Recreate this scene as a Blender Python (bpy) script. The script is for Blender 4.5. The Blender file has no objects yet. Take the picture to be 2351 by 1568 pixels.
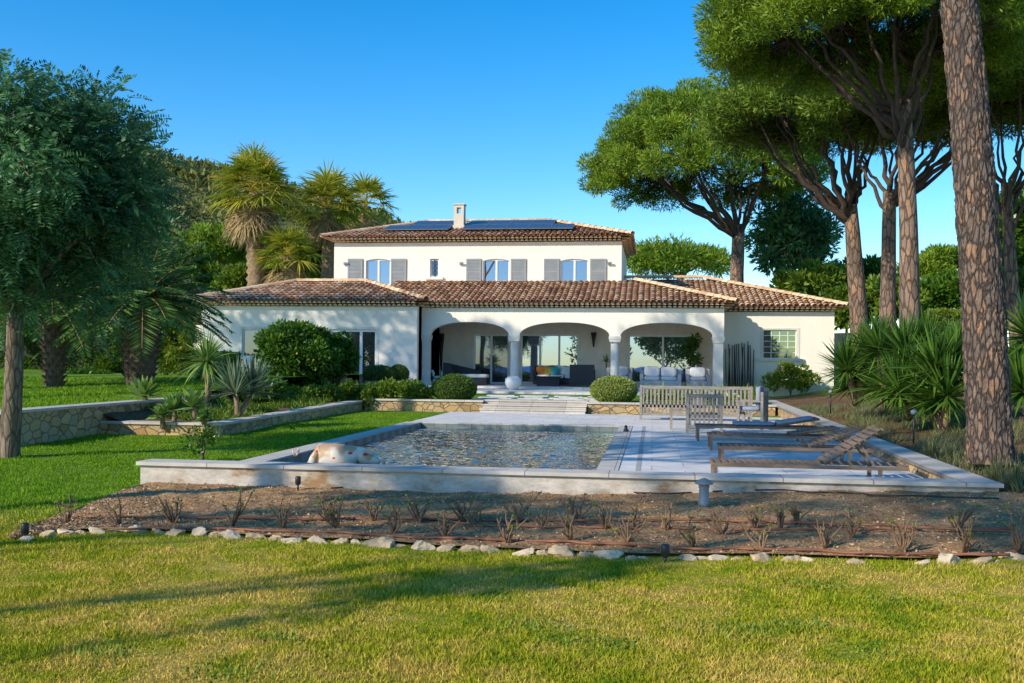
import bpy, bmesh, math, random
import numpy as np
from mathutils import Vector, Matrix, noise
rnd = random.Random(7); rng = np.random.default_rng(7)
scene = bpy.context.scene
C = scene.collection
R = math.radians
# ------------------------------------------------------------------ camera geometry
YAW = R(8.0); ROLL = 0.0105; FPX = 2300.0; EYE = 1.6
RT = Vector((math.cos(YAW), math.sin(YAW), 0)); FW = Vector((-math.sin(YAW), math.cos(YAW), 0)); UP = Vector((0, 0, 1))
CAM = Vector((0, 0, EYE))
def ray(px, py):
    u = (px-1175.5)/FPX; v = (832-py)/FPX
    c, s = math.cos(ROLL), math.sin(ROLL)
    return RT*(u*c-v*s)+FW+UP*(v*c+u*s)
def at(px, py, d): return CAM+ray(px, py)*d
def P(px, py, Y):
    r = ray(px, py); return CAM+r*(Y/r.y)
def G(px, py, z=0.0):
    r = ray(px, py); return CAM+r*((z-EYE)/r.z)
def sm(a, b, x):
    t = min(1, max(0, (x-a)/(b-a))); return t*t*(3-2*t)
# ------------------------------------------------------------------ mesh helpers
ORG = {}
def V3(p): return Vector(p)
def tag(o, label=None, cat=None, group=None, kind=None):
    if label: o['label'] = label
    if cat: o['category'] = cat
    if group: o['group'] = group
    if kind: o['kind'] = kind
    return o
def finish(name, me, mat, parent, off):
    o = bpy.data.objects.new(name, me); C.objects.link(o)
    if mat: me.materials.append(mat)
    if parent is not None: o.parent = parent
    else: o.location = off
    ORG[o.name] = Vector(off)
    return o
def offs(parent, loc):
    if parent is not None: return ORG[parent.name]
    return Vector(loc) if loc is not None else Vector((0, 0, 0))
def empty(name, loc, label, cat, group=None):
    o = bpy.data.objects.new(name, None); C.objects.link(o); o.location = loc; o.empty_display_size = .2
    ORG[o.name] = Vector(loc); tag(o, label, cat, group); return o
class MB:
    def __init__(s): s.v = []; s.f = []; s.r = []
    def add(s, vs, fs, r=.5):
        n = len(s.v); s.v += [tuple(p) for p in vs]; s.f += [tuple(i+n for i in f) for f in fs]; s.r += [r]*len(fs); return s
    def box(s, x0, x1, y0, y1, z0, z1, r=.5, M=None):
        vs = [Vector((x, y, z)) for z in (z0, z1) for y in (y0, y1) for x in (x0, x1)]
        if M is not None: vs = [M @ p for p in vs]
        return s.add(vs, [(0, 2, 3, 1), (4, 5, 7, 6), (0, 1, 5, 4), (2, 6, 7, 3), (0, 4, 6, 2), (1, 3, 7, 5)], r)
    def bar(s, p, q, w, h, up=(0, 0, 1), r=.5):
        p = V3(p); q = V3(q); d = (q-p).normalized(); u = V3(up)
        if abs(d.dot(u)) > .98: u = Vector((0, 1, 0))
        a = d.cross(u).normalized()*w/2; b = a.cross(d).normalized()*h/2
        vs = [p-a-b, p+a-b, p+a+b, p-a+b, q-a-b, q+a-b, q+a+b, q-a+b]
        return s.add(vs, [(0, 1, 2, 3), (7, 6, 5, 4), (0, 4, 5, 1), (1, 5, 6, 2), (2, 6, 7, 3), (3, 7, 4, 0)], r)
    def tube(s, pts, rads, n=8, caps=True, r=.5, jit=0):
        pts = [V3(p) for p in pts]
        if not hasattr(rads, '__len__'): rads = [rads]*len(pts)
        vs = []; fs = []; a = None
        for i, p in enumerate(pts):
            d = (pts[min(i+1, len(pts)-1)]-pts[max(i-1, 0)])
            d = d.normalized() if d.length > 1e-9 else Vector((0, 0, 1))
            if a is None: a = d.orthogonal().normalized()
            else:
                a = (a-d*a.dot(d)); a = a.normalized() if a.length > 1e-6 else d.orthogonal().normalized()
            b = d.cross(a)
            for k in range(n):
                t = 2*math.pi*k/n; rr = rads[i]*(1+jit*(rnd.random()-.5))
                vs.append(p+a*math.cos(t)*rr+b*math.sin(t)*rr)
        for i in range(len(pts)-1):
            for k in range(n):
                k2 = (k+1) % n; fs.append((i*n+k, i*n+k2, (i+1)*n+k2, (i+1)*n+k))
        if caps:
            fs.append(tuple(range(n-1, -1, -1))); m = (len(pts)-1)*n; fs.append(tuple(range(m, m+n)))
        return s.add(vs, fs, r)
    def lathe(s, c, prof, n=20, r=.5):
        c = V3(c); vs = []; fs = []
        for (rr, z) in prof:
            for k in range(n):
                t = 2*math.pi*k/n; vs.append(c+Vector((math.cos(t)*rr, math.sin(t)*rr, z)))
        for i in range(len(prof)-1):
            for k in range(n):
                k2 = (k+1) % n; fs.append((i*n+k, i*n+k2, (i+1)*n+k2, (i+1)*n+k))
        fs.append(tuple(range(n-1, -1, -1))); m = (len(prof)-1)*n; fs.append(tuple(range(m, m+n)))
        return s.add(vs, fs, r)
    def cushion(s, c, h, e=.35, M=None, r=.5, nu=18, nv=10):
        f = lambda x: math.copysign(abs(x)**e, x)
        vs = []; fs = []
        for j in range(nv+1):
            ph = -math.pi/2+math.pi*j/nv
            for i in range(nu):
                th = 2*math.pi*i/nu
                p = Vector((h[0]*f(math.cos(ph))*f(math.cos(th)), h[1]*f(math.cos(ph))*f(math.sin(th)), h[2]*f(math.sin(ph))))
                if M is not None: p = M @ p
                vs.append(p+V3(c))
        for j in range(nv):
            for i in range(nu):
                i2 = (i+1) % nu; fs.append((j*nu+i, j*nu+i2, (j+1)*nu+i2, (j+1)*nu+i))
        return s.add(vs, fs, r)
    def blob(s, c, rx, ry, rz, sub=3, amp=.1, fr=2.0, seed=0, cuts=0):
        bm = bmesh.new(); bmesh.ops.create_icosphere(bm, subdivisions=sub, radius=1)
        vs = []; rr = random.Random(seed*13+1); pl = []
        for k in range(cuts):
            n = Vector((rr.gauss(0, 1), rr.gauss(0, 1), rr.gauss(0, 1))).normalized(); pl.append((n, rr.uniform(.45, .8)))
        for v in bm.verts:
            q = v.co.copy()
            for n, d in pl:
                e = q.dot(n)-d
                if e > 0: q -= n*e
            k = 1+amp*noise.noise(q*fr+Vector((seed*7.3, seed*3.1, 0)))
            vs.append(V3(c)+Vector((q.x*rx*k, q.y*ry*k, q.z*rz*k)))
        fs = [tuple(v.index for v in f.verts) for f in bm.faces]; bm.free()
        return s.add(vs, fs)
    def build(s, name, mat, parent=None, loc=None, smooth=False):
        off = offs(parent, loc)
        me = bpy.data.meshes.new(name)
        me.from_pydata([(p[0]-off.x, p[1]-off.y, p[2]-off.z) for p in s.v], [], s.f)
        if smooth: me.polygons.foreach_set('use_smooth', [True]*len(me.polygons))
        a = me.attributes.new('rnd', 'FLOAT', 'FACE'); a.data.foreach_set('value', s.r)
        me.update(); return finish(name, me, mat, parent, off)
class FB:
    def __init__(s): s.V = []; s.F = []; s.R = []; s.n = 0
    def add(s, V, F, Rr):
        s.V.append(V); s.F.append(F+s.n); s.R.append(Rr); s.n += len(V); return s
    def build(s, name, mat, parent=None, loc=None):
        off = offs(parent, loc)
        V = (np.concatenate(s.V)-np.array(off)).astype(np.float32); F = np.concatenate(s.F).astype(np.int32); Rr = np.concatenate(s.R).astype(np.float32)
        me = bpy.data.meshes.new(name); k = F.shape[1]
        me.vertices.add(len(V)); me.vertices.foreach_set('co', V.ravel())
        me.loops.add(F.size); me.loops.foreach_set('vertex_index', F.ravel())
        me.polygons.add(len(F)); me.polygons.foreach_set('loop_start', np.arange(0, F.size, k, dtype=np.int32))
        a = me.attributes.new('rnd', 'FLOAT', 'FACE'); a.data.foreach_set('value', Rr)
        me.update(calc_edges=True); me.validate()
        return finish(name, me, mat, parent, off)
def nrm(a): return a/np.maximum(np.linalg.norm(a, axis=1, keepdims=True), 1e-9)
def blades(pos, d, L, W, flat=0.0, mid=.45):
    n = len(pos); d = nrm(d)
    rv = rng.normal(size=(n, 3))*(1-flat); rv[:, 2] += flat
    sd = nrm(np.cross(d, rv))
    L = np.broadcast_to(L, (n,))[:, None]; W = np.broadcast_to(W, (n,))[:, None]
    m = pos+d*L*mid
    V = np.stack([pos, m+sd*W/2, pos+d*L, m-sd*W/2], 1).reshape(-1, 3)
    return V, np.arange(4*n).reshape(-1, 4)
def clumps(fb, cen, rad, per, L, W, up=.3, squash=.75, flat=0.0, out=.8, hollow=.45):
    n = len(cen); N = n*per
    dr = nrm(rng.normal(size=(N, 3))); rr = hollow+(1-hollow)*rng.random((N, 1))**.6
    ci = np.repeat(np.arange(n), per)
    o = dr*rr*np.array(rad)[ci][:, None]; o[:, 2] *= squash
    pos = np.array(cen)[ci]+o
    d = dr*out+rng.normal(size=(N, 3))*.45; d[:, 2] += up
    ln = L*(.7+.6*rng.random(N)); V, F = blades(pos, d, ln, W*(.7+.6*rng.random(N)), flat)
    cr = rng.random(n)
    fb.add(V, F, np.clip(.55*cr[ci]+.45*rng.random(N), 0, 1)); return fb
def ell(n, c, r, lo=-1, hi=1, shell=.7):
    z = lo+(hi-lo)*rng.random(n); t = rng.random(n)*2*np.pi; q = np.sqrt(np.maximum(0, 1-z*z))
    k = shell+(1-shell)*rng.random(n)
    return np.array(c)+np.stack([q*np.cos(t)*r[0], q*np.sin(t)*r[1], z*r[2]], 1)*k[:, None]
# ------------------------------------------------------------------ materials
def newmat(name):
    m = bpy.data.materials.new(name); m.use_nodes = True; nt = m.node_tree
    return m, nt, nt.nodes['Principled BSDF'], nt.nodes['Material Output']
def nd(nt, t, **kw):
    n = nt.nodes.new(t)
    for k, v in kw.items():
        if k in n.inputs: n.inputs[k].default_value = v
        else: setattr(n, k, v)
    return n
def lk(nt, a, b): nt.links.new(a, b)
def ramp(nt, fac, stops):
    r = nt.nodes.new('ShaderNodeValToRGB'); e = r.color_ramp.elements
    e[0].position = stops[0][0]; e[0].color = (*stops[0][1], 1); e[1].position = stops[-1][0]; e[1].color = (*stops[-1][1], 1)
    for p, c in stops[1:-1]:
        x = e.new(p); x.color = (*c, 1)
    lk(nt, fac, r.inputs['Fac']); return r.outputs['Color']
def mix(nt, fac, a, b, mode='MIX'):
    m = nt.nodes.new('ShaderNodeMix'); m.data_type = 'RGBA'; m.blend_type = mode
    for s, val in ((0, fac), (6, a), (7, b)):
        if isinstance(val, bpy.types.NodeSocket): lk(nt, val, m.inputs[s])
        elif s == 0: m.inputs[0].default_value = val
        else: m.inputs[s].default_value = (*val, 1)
    return m.outputs[2]
def posn(nt, scale=(1, 1, 1)):
    g = nt.nodes.new('ShaderNodeNewGeometry'); mp = nt.nodes.new('ShaderNodeMapping'); mp.inputs['Scale'].default_value = scale
    lk(nt, g.outputs['Position'], mp.inputs['Vector']); return mp.outputs['Vector']
def noi(nt, vec, scale, detail=4, rough=.6):
    n = nd(nt, 'ShaderNodeTexNoise', Scale=scale, Detail=detail, Roughness=rough); lk(nt, vec, n.inputs['Vector']); return n.outputs['Fac']
def bump(nt, b, h, strength=.3, dist=.02):
    n = nd(nt, 'ShaderNodeBump', Strength=strength, Distance=dist); lk(nt, h, n.inputs['Height']); lk(nt, n.outputs['Normal'], b.inputs['Normal'])
def plain(name, col, rough=.7, var=.18, scale=3, bmp=.15, bscale=30, metal=0, stretch=(1, 1, 1)):
    m, nt, b, o = newmat(name); p = posn(nt, stretch)
    c2 = tuple(min(1, c*(1+var)) for c in col); c1 = tuple(c*(1-var) for c in col)
    f = noi(nt, p, scale, 6)
    lk(nt, ramp(nt, f, [(.3, c1), (.7, c2)]), b.inputs['Base Color'])
    b.inputs['Roughness'].default_value = rough; b.inputs['Metallic'].default_value = metal
    if bmp: bump(nt, b, noi(nt, p, bscale, 3), bmp, .01)
    return m
def leafmat(name, c1, c2, trans=.3, rough=.5, c3=None):
    m, nt, b, o = newmat(name); a = nd(nt, 'ShaderNodeAttribute', attribute_name='rnd')
    st = [(.1, c1), (.9, c2)] if c3 is None else [(.1, c1), (.8, c2), (1, c3)]
    col = ramp(nt, a.outputs['Fac'], st)
    lk(nt, col, b.inputs['Base Color']); b.inputs['Roughness'].default_value = rough; b.inputs['Specular IOR Level'].default_value = .3
    t = nd(nt, 'ShaderNodeBsdfTranslucent'); lk(nt, col, t.inputs['Color'])
    ms = nd(nt, 'ShaderNodeMixShader', Fac=trans); lk(nt, b.outputs[0], ms.inputs[1]); lk(nt, t.outputs[0], ms.inputs[2]); lk(nt, ms.outputs[0], o.inputs['Surface'])
    return m
def barkmat(name, cols, sc=(7, 7, 2.2), crack=.1, bs=.8, dist=.04, dark=.3):
    m, nt, b, o = newmat(name); p = posn(nt, sc)
    nn = nd(nt, 'ShaderNodeTexNoise', Scale=1.2, Detail=3); lk(nt, p, nn.inputs['Vector'])
    ad = nd(nt, 'ShaderNodeMixRGB', Fac=.35); lk(nt, p, ad.inputs[1]); lk(nt, nn.outputs['Color'], ad.inputs[2])
    v = nd(nt, 'ShaderNodeTexVoronoi', feature='DISTANCE_TO_EDGE', Scale=1.0); lk(nt, ad.outputs[0], v.inputs['Vector'])
    v2 = nd(nt, 'ShaderNodeTexVoronoi', feature='F1', Scale=1.0); lk(nt, ad.outputs[0], v2.inputs['Vector'])
    sx = nd(nt, 'ShaderNodeSeparateColor'); lk(nt, v2.outputs['Color'], sx.inputs[0])
    base = ramp(nt, sx.outputs[0], [(0, cols[0]), (.5, cols[1]), (1, cols[2])])
    fine = noi(nt, p, 4, 7, .75); big = noi(nt, p, .22, 4, .7)
    base = mix(nt, .75, base, ramp(nt, fine, [(.3, (.3, .27, .25)), (.7, (1.45, 1.4, 1.35))]), 'MULTIPLY')
    base = mix(nt, .6, base, ramp(nt, big, [(.35, (.55, .55, .57)), (.65, (1.25, 1.15, 1.05))]), 'MULTIPLY')
    cr = ramp(nt, v.outputs['Distance'], [(0, (0, 0, 0)), (crack, (1, 1, 1))])
    lk(nt, mix(nt, cr, tuple(c*dark for c in cols[0]), base), b.inputs['Base Color']); b.inputs['Roughness'].default_value = .9
    bump(nt, b, mix(nt, .4, cr, fine), bs, dist); return m
def stonemat(name, cols, sc=5.2, mortar=(.17, .13, .085), w=.07):
    m, nt, b, o = newmat(name); p = posn(nt, (sc, sc, sc*1.4))
    nn = nd(nt, 'ShaderNodeTexNoise', Scale=1.5, Detail=2); lk(nt, p, nn.inputs['Vector'])
    ad = nd(nt, 'ShaderNodeMixRGB', Fac=.25); lk(nt, p, ad.inputs[1]); lk(nt, nn.outputs['Color'], ad.inputs[2])
    v = nd(nt, 'ShaderNodeTexVoronoi', feature='DISTANCE_TO_EDGE', Scale=1); lk(nt, ad.outputs[0], v.inputs['Vector'])
    v2 = nd(nt, 'ShaderNodeTexVoronoi', feature='F1', Scale=1); lk(nt, ad.outputs[0], v2.inputs['Vector'])
    sx = nd(nt, 'ShaderNodeSeparateColor'); lk(nt, v2.outputs['Color'], sx.inputs[0])
    base = ramp(nt, sx.outputs[0], [(i/(len(cols)-1), c) for i, c in enumerate(cols)])
    f = noi(nt, p, 5, 5, .7)
    base = mix(nt, .6, base, ramp(nt, f, [(.3, (.5, .5, .5)), (.7, (1.3, 1.3, 1.3))]), 'MULTIPLY')
    cr = ramp(nt, v.outputs['Distance'], [(0, (0, 0, 0)), (w, (1, 1, 1))])
    lk(nt, mix(nt, cr, mortar, base), b.inputs['Base Color']); b.inputs['Roughness'].default_value = .9
    bump(nt, b, mix(nt, .25, cr, f), .7, .03); return m
def slabmat(name, c1, c2, joint, bw, bh, rough=.7):
    m, nt, b, o = newmat(name); p = posn(nt)
    br = nd(nt, 'ShaderNodeTexBrick', Scale=1.0); br.inputs['Color1'].default_value = (*c1, 1); br.inputs['Color2'].default_value = (*c2, 1)
    br.inputs['Mortar'].default_value = (*joint, 1); br.inputs['Mortar Size'].default_value = .008; br.inputs['Brick Width'].default_value = bw; br.inputs['Row Height'].default_value = bh
    br.inputs['Mortar Smooth'].default_value = .3; br.inputs['Bias'].default_value = 0
    lk(nt, p, br.inputs['Vector'])
    f = noi(nt, p, 4, 6, .65)
    c = mix(nt, .55, br.outputs['Color'], ramp(nt, f, [(.25, (.6, .6, .6)), (.75, (1.25, 1.22, 1.2))]), 'MULTIPLY')
    lk(nt, c, b.inputs['Base Color']); b.inputs['Roughness'].default_value = rough
    bump(nt, b, noi(nt, p, 40, 3), .15, .01); return m
def lawnmat(name, blade=False):
    m, nt, b, o = newmat(name); g = nt.nodes.new('ShaderNodeNewGeometry'); p = g.outputs['Position']
    n1 = noi(nt, p, .55, 5, .65); n2 = noi(nt, p, 3.5, 5, .7)
    fac = nd(nt, 'ShaderNodeMath', operation='ADD'); lk(nt, n1, fac.inputs[0])
    h = nd(nt, 'ShaderNodeMath', operation='MULTIPLY'); lk(nt, n2, h.inputs[0]); h.inputs[1].default_value = .7; lk(nt, h.outputs[0], fac.inputs[1])
    dry = ramp(nt, fac.outputs[0], [(.64, (.17, .27, .008)), (.79, (.37, .37, .018)), (.97, (.60, .45, .10))])
    lush = ramp(nt, n2, [(.3, (.09, .23, .006)), (.7, (.24, .38, .015))])
    sp = nd(nt, 'ShaderNodeSeparateXYZ'); lk(nt, p, sp.inputs[0])
    mr = nd(nt, 'ShaderNodeMapRange'); lk(nt, sp.outputs['Y'], mr.inputs['Value']); mr.inputs['From Min'].default_value = 8.0; mr.inputs['From Max'].default_value = 10.5
    c = mix(nt, mr.outputs[0], dry, lush)
    if blade:
        a = nd(nt, 'ShaderNodeAttribute', attribute_name='rnd')
        c = mix(nt, 1.0, c, ramp(nt, a.outputs['Fac'], [(0, (.65, .68, .6)), (.6, (1.1, 1.1, 1)), (1, (1.6, 1.45, 1.6))]), 'MULTIPLY')
        t = nd(nt, 'ShaderNodeBsdfTranslucent'); lk(nt, c, t.inputs['Color'])
        ms = nd(nt, 'ShaderNodeMixShader', Fac=.3); lk(nt, b.outputs[0], ms.inputs[1]); lk(nt, t.outputs[0], ms.inputs[2]); lk(nt, ms.outputs[0], o.inputs['Surface'])
    else:
        f = noi(nt, p, 45, 4, .7); c = mix(nt, .9, c, ramp(nt, f, [(.3, (.4, .38, .36)), (.7, (1.1, 1.05, 1.0))]), 'MULTIPLY')
        bump(nt, b, f, .8, .03)
    lk(nt, c, b.inputs['Base Color']); b.inputs['Roughness'].default_value = .8; b.inputs['Specular IOR Level'].default_value = .2
    return m
def soilmat(name, c1, c2):
    m, nt, b, o = newmat(name); p = posn(nt); f = noi(nt, p, 1.3, 6, .7); f2 = noi(nt, p, 38, 3, .8); f3 = noi(nt, p, 9, 4, .7)
    c = ramp(nt, f, [(.3, c1), (.7, c2)])
    c = mix(nt, .8, c, ramp(nt, f2, [(.3, (.4, .35, .3)), (.55, (1, 1, 1)), (.72, (1.7, 1.6, 1.45))]), 'MULTIPLY')
    c = mix(nt, .7, c, ramp(nt, f3, [(.35, (.55, .5, .45)), (.6, (1.2, 1.15, 1.1))]), 'MULTIPLY')
    lk(nt, c, b.inputs['Base Color']); b.inputs['Roughness'].default_value = .95; b.inputs['Specular IOR Level'].default_value = .1; bump(nt, b, f2, .8, .03); return m
def tilemat(name):
    m, nt, b, o = newmat(name); a = nd(nt, 'ShaderNodeAttribute', attribute_name='rnd')
    c = ramp(nt, a.outputs['Fac'], [(0, (.28, .16, .10)), (.2, (.54, .30, .17)), (.45, (.74, .48, .28)), (.75, (.86, .67, .46)), (1, (.66, .44, .30))])
    p = posn(nt); f = noi(nt, p, 9, 5, .7); f2 = noi(nt, p, 1.0, 3)
    c = mix(nt, .6, c, ramp(nt, f, [(.3, (.55, .5, .46)), (.7, (1.25, 1.25, 1.25))]), 'MULTIPLY')
    c = mix(nt, .3, c, ramp(nt, f2, [(.35, (.5, .45, .43)), (.65, (1.2, 1.15, 1.1))]), 'MULTIPLY')
    lk(nt, c, b.inputs['Base Color']); b.inputs['Roughness'].default_value = .85; b.inputs['Specular IOR Level'].default_value = .2; return m
def glassmat(name, dark=(.015, .02, .022), refl=.55, tint=(.45, .63, .95)):
    m, nt, b, o = newmat(name); b.inputs['Base Color'].default_value = (*dark, 1); b.inputs['Roughness'].default_value = .3
    gl = nd(nt, 'ShaderNodeBsdfGlossy', Roughness=.01); gl.inputs['Color'].default_value = (*tint, 1)
    ms = nd(nt, 'ShaderNodeMixShader', Fac=refl); lk(nt, b.outputs[0], ms.inputs[1]); lk(nt, gl.outputs[0], ms.inputs[2]); lk(nt, ms.outputs[0], o.inputs['Surface'])
    n = nd(nt, 'ShaderNodeBump', Strength=.03, Distance=.05); lk(nt, noi(nt, posn(nt), .8, 1), n.inputs['Height']); lk(nt, n.outputs[0], gl.inputs['Normal'])
    return m
def watermat(name):
    m, nt, b, o = newmat(name); p = posn(nt, (1, 1, 1))
    f = noi(nt, p, .5, 3)
    sp = nd(nt, 'ShaderNodeSeparateXYZ'); lk(nt, p, sp.inputs[0])
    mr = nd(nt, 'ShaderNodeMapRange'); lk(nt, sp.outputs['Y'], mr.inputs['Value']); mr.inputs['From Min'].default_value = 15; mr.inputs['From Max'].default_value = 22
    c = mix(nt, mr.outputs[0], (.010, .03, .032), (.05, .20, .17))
    c = mix(nt, .5, c, ramp(nt, f, [(.35, (.5, .5, .5)), (.65, (1.3, 1.3, 1.3))]), 'MULTIPLY')
    lk(nt, c, b.inputs['Base Color']); b.inputs['Roughness'].default_value = .015; b.inputs['IOR'].default_value = 1.5; b.inputs['Specular IOR Level'].default_value = .6
    return m
M = {}
def stucco(name, col, var):
    m, nt, b, o = newmat(name); p = posn(nt)
    f = noi(nt, p, .7, 5, .7); s = noi(nt, posn(nt, (3, 3, .35)), 1.2, 4)
    c = ramp(nt, f, [(.25, tuple(x*(1-var) for x in col)), (.7, col)])
    c = mix(nt, .12, c, ramp(nt, s, [(.35, (.75, .72, .68)), (.6, (1.05, 1.05, 1.05))]), 'MULTIPLY')
    lk(nt, c, b.inputs['Base Color']); b.inputs['Roughness'].default_value = .9; bump(nt, b, noi(nt, p, 60, 3), .2, .006); return m
M['stucco'] = stucco('cream_stucco', (.93, .845, .72), .06)
M['chimney'] = stucco('tan_stucco', (.72, .62, .50), .15)
M['trim'] = plain('pale_stone_trim', (.74, .69, .61), .8, .1)
M['tile'] = tilemat('canal_tile')
M['shutter'] = plain('grey_paint', (.285, .30, .315), .6, .08)
M['frame'] = plain('white_frame', (.80, .79, .76), .5, .05, bmp=0)
M['glass'] = glassmat('window_glass', refl=.62)
M['glass_up'] = glassmat('upper_glass', (.08, .08, .08), .36)
M['glass_dark'] = glassmat('door_glass', (.01, .012, .013), .2)
M['glass_green_refl'] = glassmat('green_reflection_glass', (.03, .045, .015), .3, (.6, .8, .6))  # right wing pane: reflected greenery put into the glass colour and tint
def solarmat():
    m, nt, b, o = newmat('solar_cells'); tc = nt.nodes.new('ShaderNodeTexCoord')
    br = nd(nt, 'ShaderNodeTexBrick', Scale=1.0); br.offset = 0
    br.inputs['Color1'].default_value = (.025, .035, .075, 1); br.inputs['Color2'].default_value = (.03, .042, .09, 1); br.inputs['Mortar'].default_value = (.14, .16, .19, 1)
    br.inputs['Mortar Size'].default_value = .006; br.inputs['Brick Width'].default_value = .166; br.inputs['Row Height'].default_value = .166
    lk(nt, tc.outputs['Object'], br.inputs['Vector']); lk(nt, br.outputs['Color'], b.inputs['Base Color']); b.inputs['Roughness'].default_value = .3; return m
M['solar'] = solarmat()
M['metal'] = plain('grey_metal', (.35, .36, .37), .4, .1, metal=.8, bmp=0)
M['iron'] = plain('black_iron', (.02, .02, .022), .5, .1, bmp=0)
M['deck'] = slabmat('pool_deck_slabs', (.74, .70, .655), (.64, .61, .575), (.38, .35, .31), .9, .6)
M['coping'] = slabmat('coping_stone', (.60, .54, .465), (.50, .45, .39), (.25, .21, .17), 1.0, 50)
M['poolwall'] = slabmat('pool_liner_tile', (.22, .24, .22), (.16, .19, .18), (.1, .1, .1), .3, .3, .4)
M['water'] = watermat('pool_water')
M['stone'] = stonemat('rubble_stone', [(.40, .23, .10), (.58, .37, .16), (.44, .32, .20), (.66, .44, .20), (.30, .19, .10)])
def plastermat():
    m, nt, b, o = newmat('weathered_plaster'); p = posn(nt, (1, 1, 2.2))
    f = noi(nt, p, 1.6, 7, .72); f2 = noi(nt, p, 5, 5, .7)
    c = ramp(nt, f, [(.36, (.34, .20, .09)), (.46, (.50, .43, .34)), (.58, (.62, .56, .49)), (.72, (.34, .26, .19))])
    c = mix(nt, .5, c, ramp(nt, f2, [(.3, (.45, .43, .4)), (.7, (1.25, 1.25, 1.25))]), 'MULTIPLY')
    lk(nt, c, b.inputs['Base Color']); b.inputs['Roughness'].default_value = .95; bump(nt, b, f2, .5, .02); return m
M['plaster'] = plastermat()
M['lawn'] = lawnmat('lawn_ground'); M['blade'] = lawnmat('lawn_blade', True)
M['soil'] = soilmat('gravelly_soil', (.32, .18, .085), (.60, .38, .19))
M['mulch'] = soilmat('dark_soil', (.14, .085, .045), (.27, .175, .095))
M['bark'] = barkmat('pine_bark', [(.17, .115, .085), (.29, .205, .155), (.39, .235, .14)], (12, 12, 3.4), .14, .8, .03)
M['bark_near'] = barkmat('plated_pine_bark', [(.15, .11, .09), (.24, .18, .145), (.38, .225, .135)], (26, 26, 7), .2, 1.0, .035, .24)
M['bark_dark'] = plain('branch_bark', (.075, .05, .037), .9, .35, 9, .6, 25)
M['bark_grey'] = barkmat('grey_bark', [(.16, .12, .08), (.25, .19, .13), (.3, .24, .18)], (18, 18, 3.5), .15, .6, .02, .4)
M['palm_bark'] = plain('palm_bark', (.26, .17, .10), .95, .5, 8, .8, 14)
M['palm_bark_dark'] = plain('date_palm_bark', (.13, .085, .055), .95, .5, 8, .8, 14)
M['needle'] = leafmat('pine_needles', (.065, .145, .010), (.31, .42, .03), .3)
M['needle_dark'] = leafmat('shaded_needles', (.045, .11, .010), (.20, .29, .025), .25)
M['mimosa'] = leafmat('feathery_leaves', (.028, .10, .045), (.14, .30, .105), .35)
M['leaf'] = leafmat('glossy_leaves', (.03, .095, .010), (.125, .24, .022), .25, .3)
M['leaf_mid'] = leafmat('mid_green_leaves', (.06, .13, .012), (.21, .30, .025), .3)
M['leaf_light'] = leafmat('yellow_green_leaves', (.13, .22, .015), (.33, .40, .05), .35)
M['topiary'] = leafmat('clipped_leaves', (.04, .10, .015), (.17, .26, .04), .2)
M['topiary_light'] = leafmat('pale_clipped_leaves', (.17, .26, .04), (.42, .46, .12), .2)
M['forest'] = leafmat('hillside_foliage', (.08, .11, .025), (.26, .25, .07), .2)
M['palm'] = leafmat('palm_fronds', (.15, .21, .015), (.52, .49, .05), .4, .4, (.75, .5, .08))
M['palm_dark'] = leafmat('date_palm_fronds', (.045, .125, .03), (.16, .27, .05), .3, .45)
M['thatch'] = leafmat('dead_fronds', (.26, .17, .07), (.58, .43, .22), .3, .8)
M['yucca'] = leafmat('sword_leaves', (.03, .095, .012), (.15, .265, .035), .3, .4)
M['agave'] = leafmat('succulent_leaves', (.12, .23, .05), (.32, .44, .11), .25, .45)
M['greyleaf'] = leafmat('grey_green_leaves', (.09, .15, .08), (.26, .33, .19), .25, .5)
M['fescue'] = leafmat('dry_grass', (.09, .12, .04), (.26, .26, .11), .3)
M['twig'] = plain('rose_twigs', (.22, .13, .07), .9, .35, 12)
M['rock'] = plain('tan_limestone', (.46, .34, .205), .9, .4, 6, .6, 14)
M['rock2'] = plain('cream_limestone', (.56, .445, .305), .9, .35, 6, .6, 14)
M['teak'] = plain('weathered_teak', (.205, .14, .095), .8, .35, 5, .3, 20, stretch=(1, 6, 6))
M['teak_pale'] = plain('silvered_teak', (.27, .235, .20), .8, .3, 5, .3, 20, stretch=(1, 6, 6))
M['wicker'] = plain('black_wicker', (.022, .021, .022), .6, .3, 40, .6, 60)
M['white_fabric'] = plain('white_fabric', (.78, .76, .72), .9, .06, 10)
M['grey_fabric'] = plain('pale_grey_fabric', (.62, .63, .65), .9, .1, 10)
M['pad'] = plain('blue_grey_pad', (.26, .29, .36), .9, .1, 10)
M['hose'] = plain('brown_hose', (.26, .10, .05), .7, .2, 4, 0)
M['black_plastic'] = plain('black_plastic', (.02, .02, .022), .45, .1, bmp=0)
M['lampgrey'] = plain('grey_green_enamel', (.20, .24, .25), .45, .12, 8, 0)
M['whitepot'] = plain('white_glaze', (.76, .74, .70), .4, .05, bmp=0)
def col(name, c, rough=.8): return plain(name, c, rough, .1, 8, .1)
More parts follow.
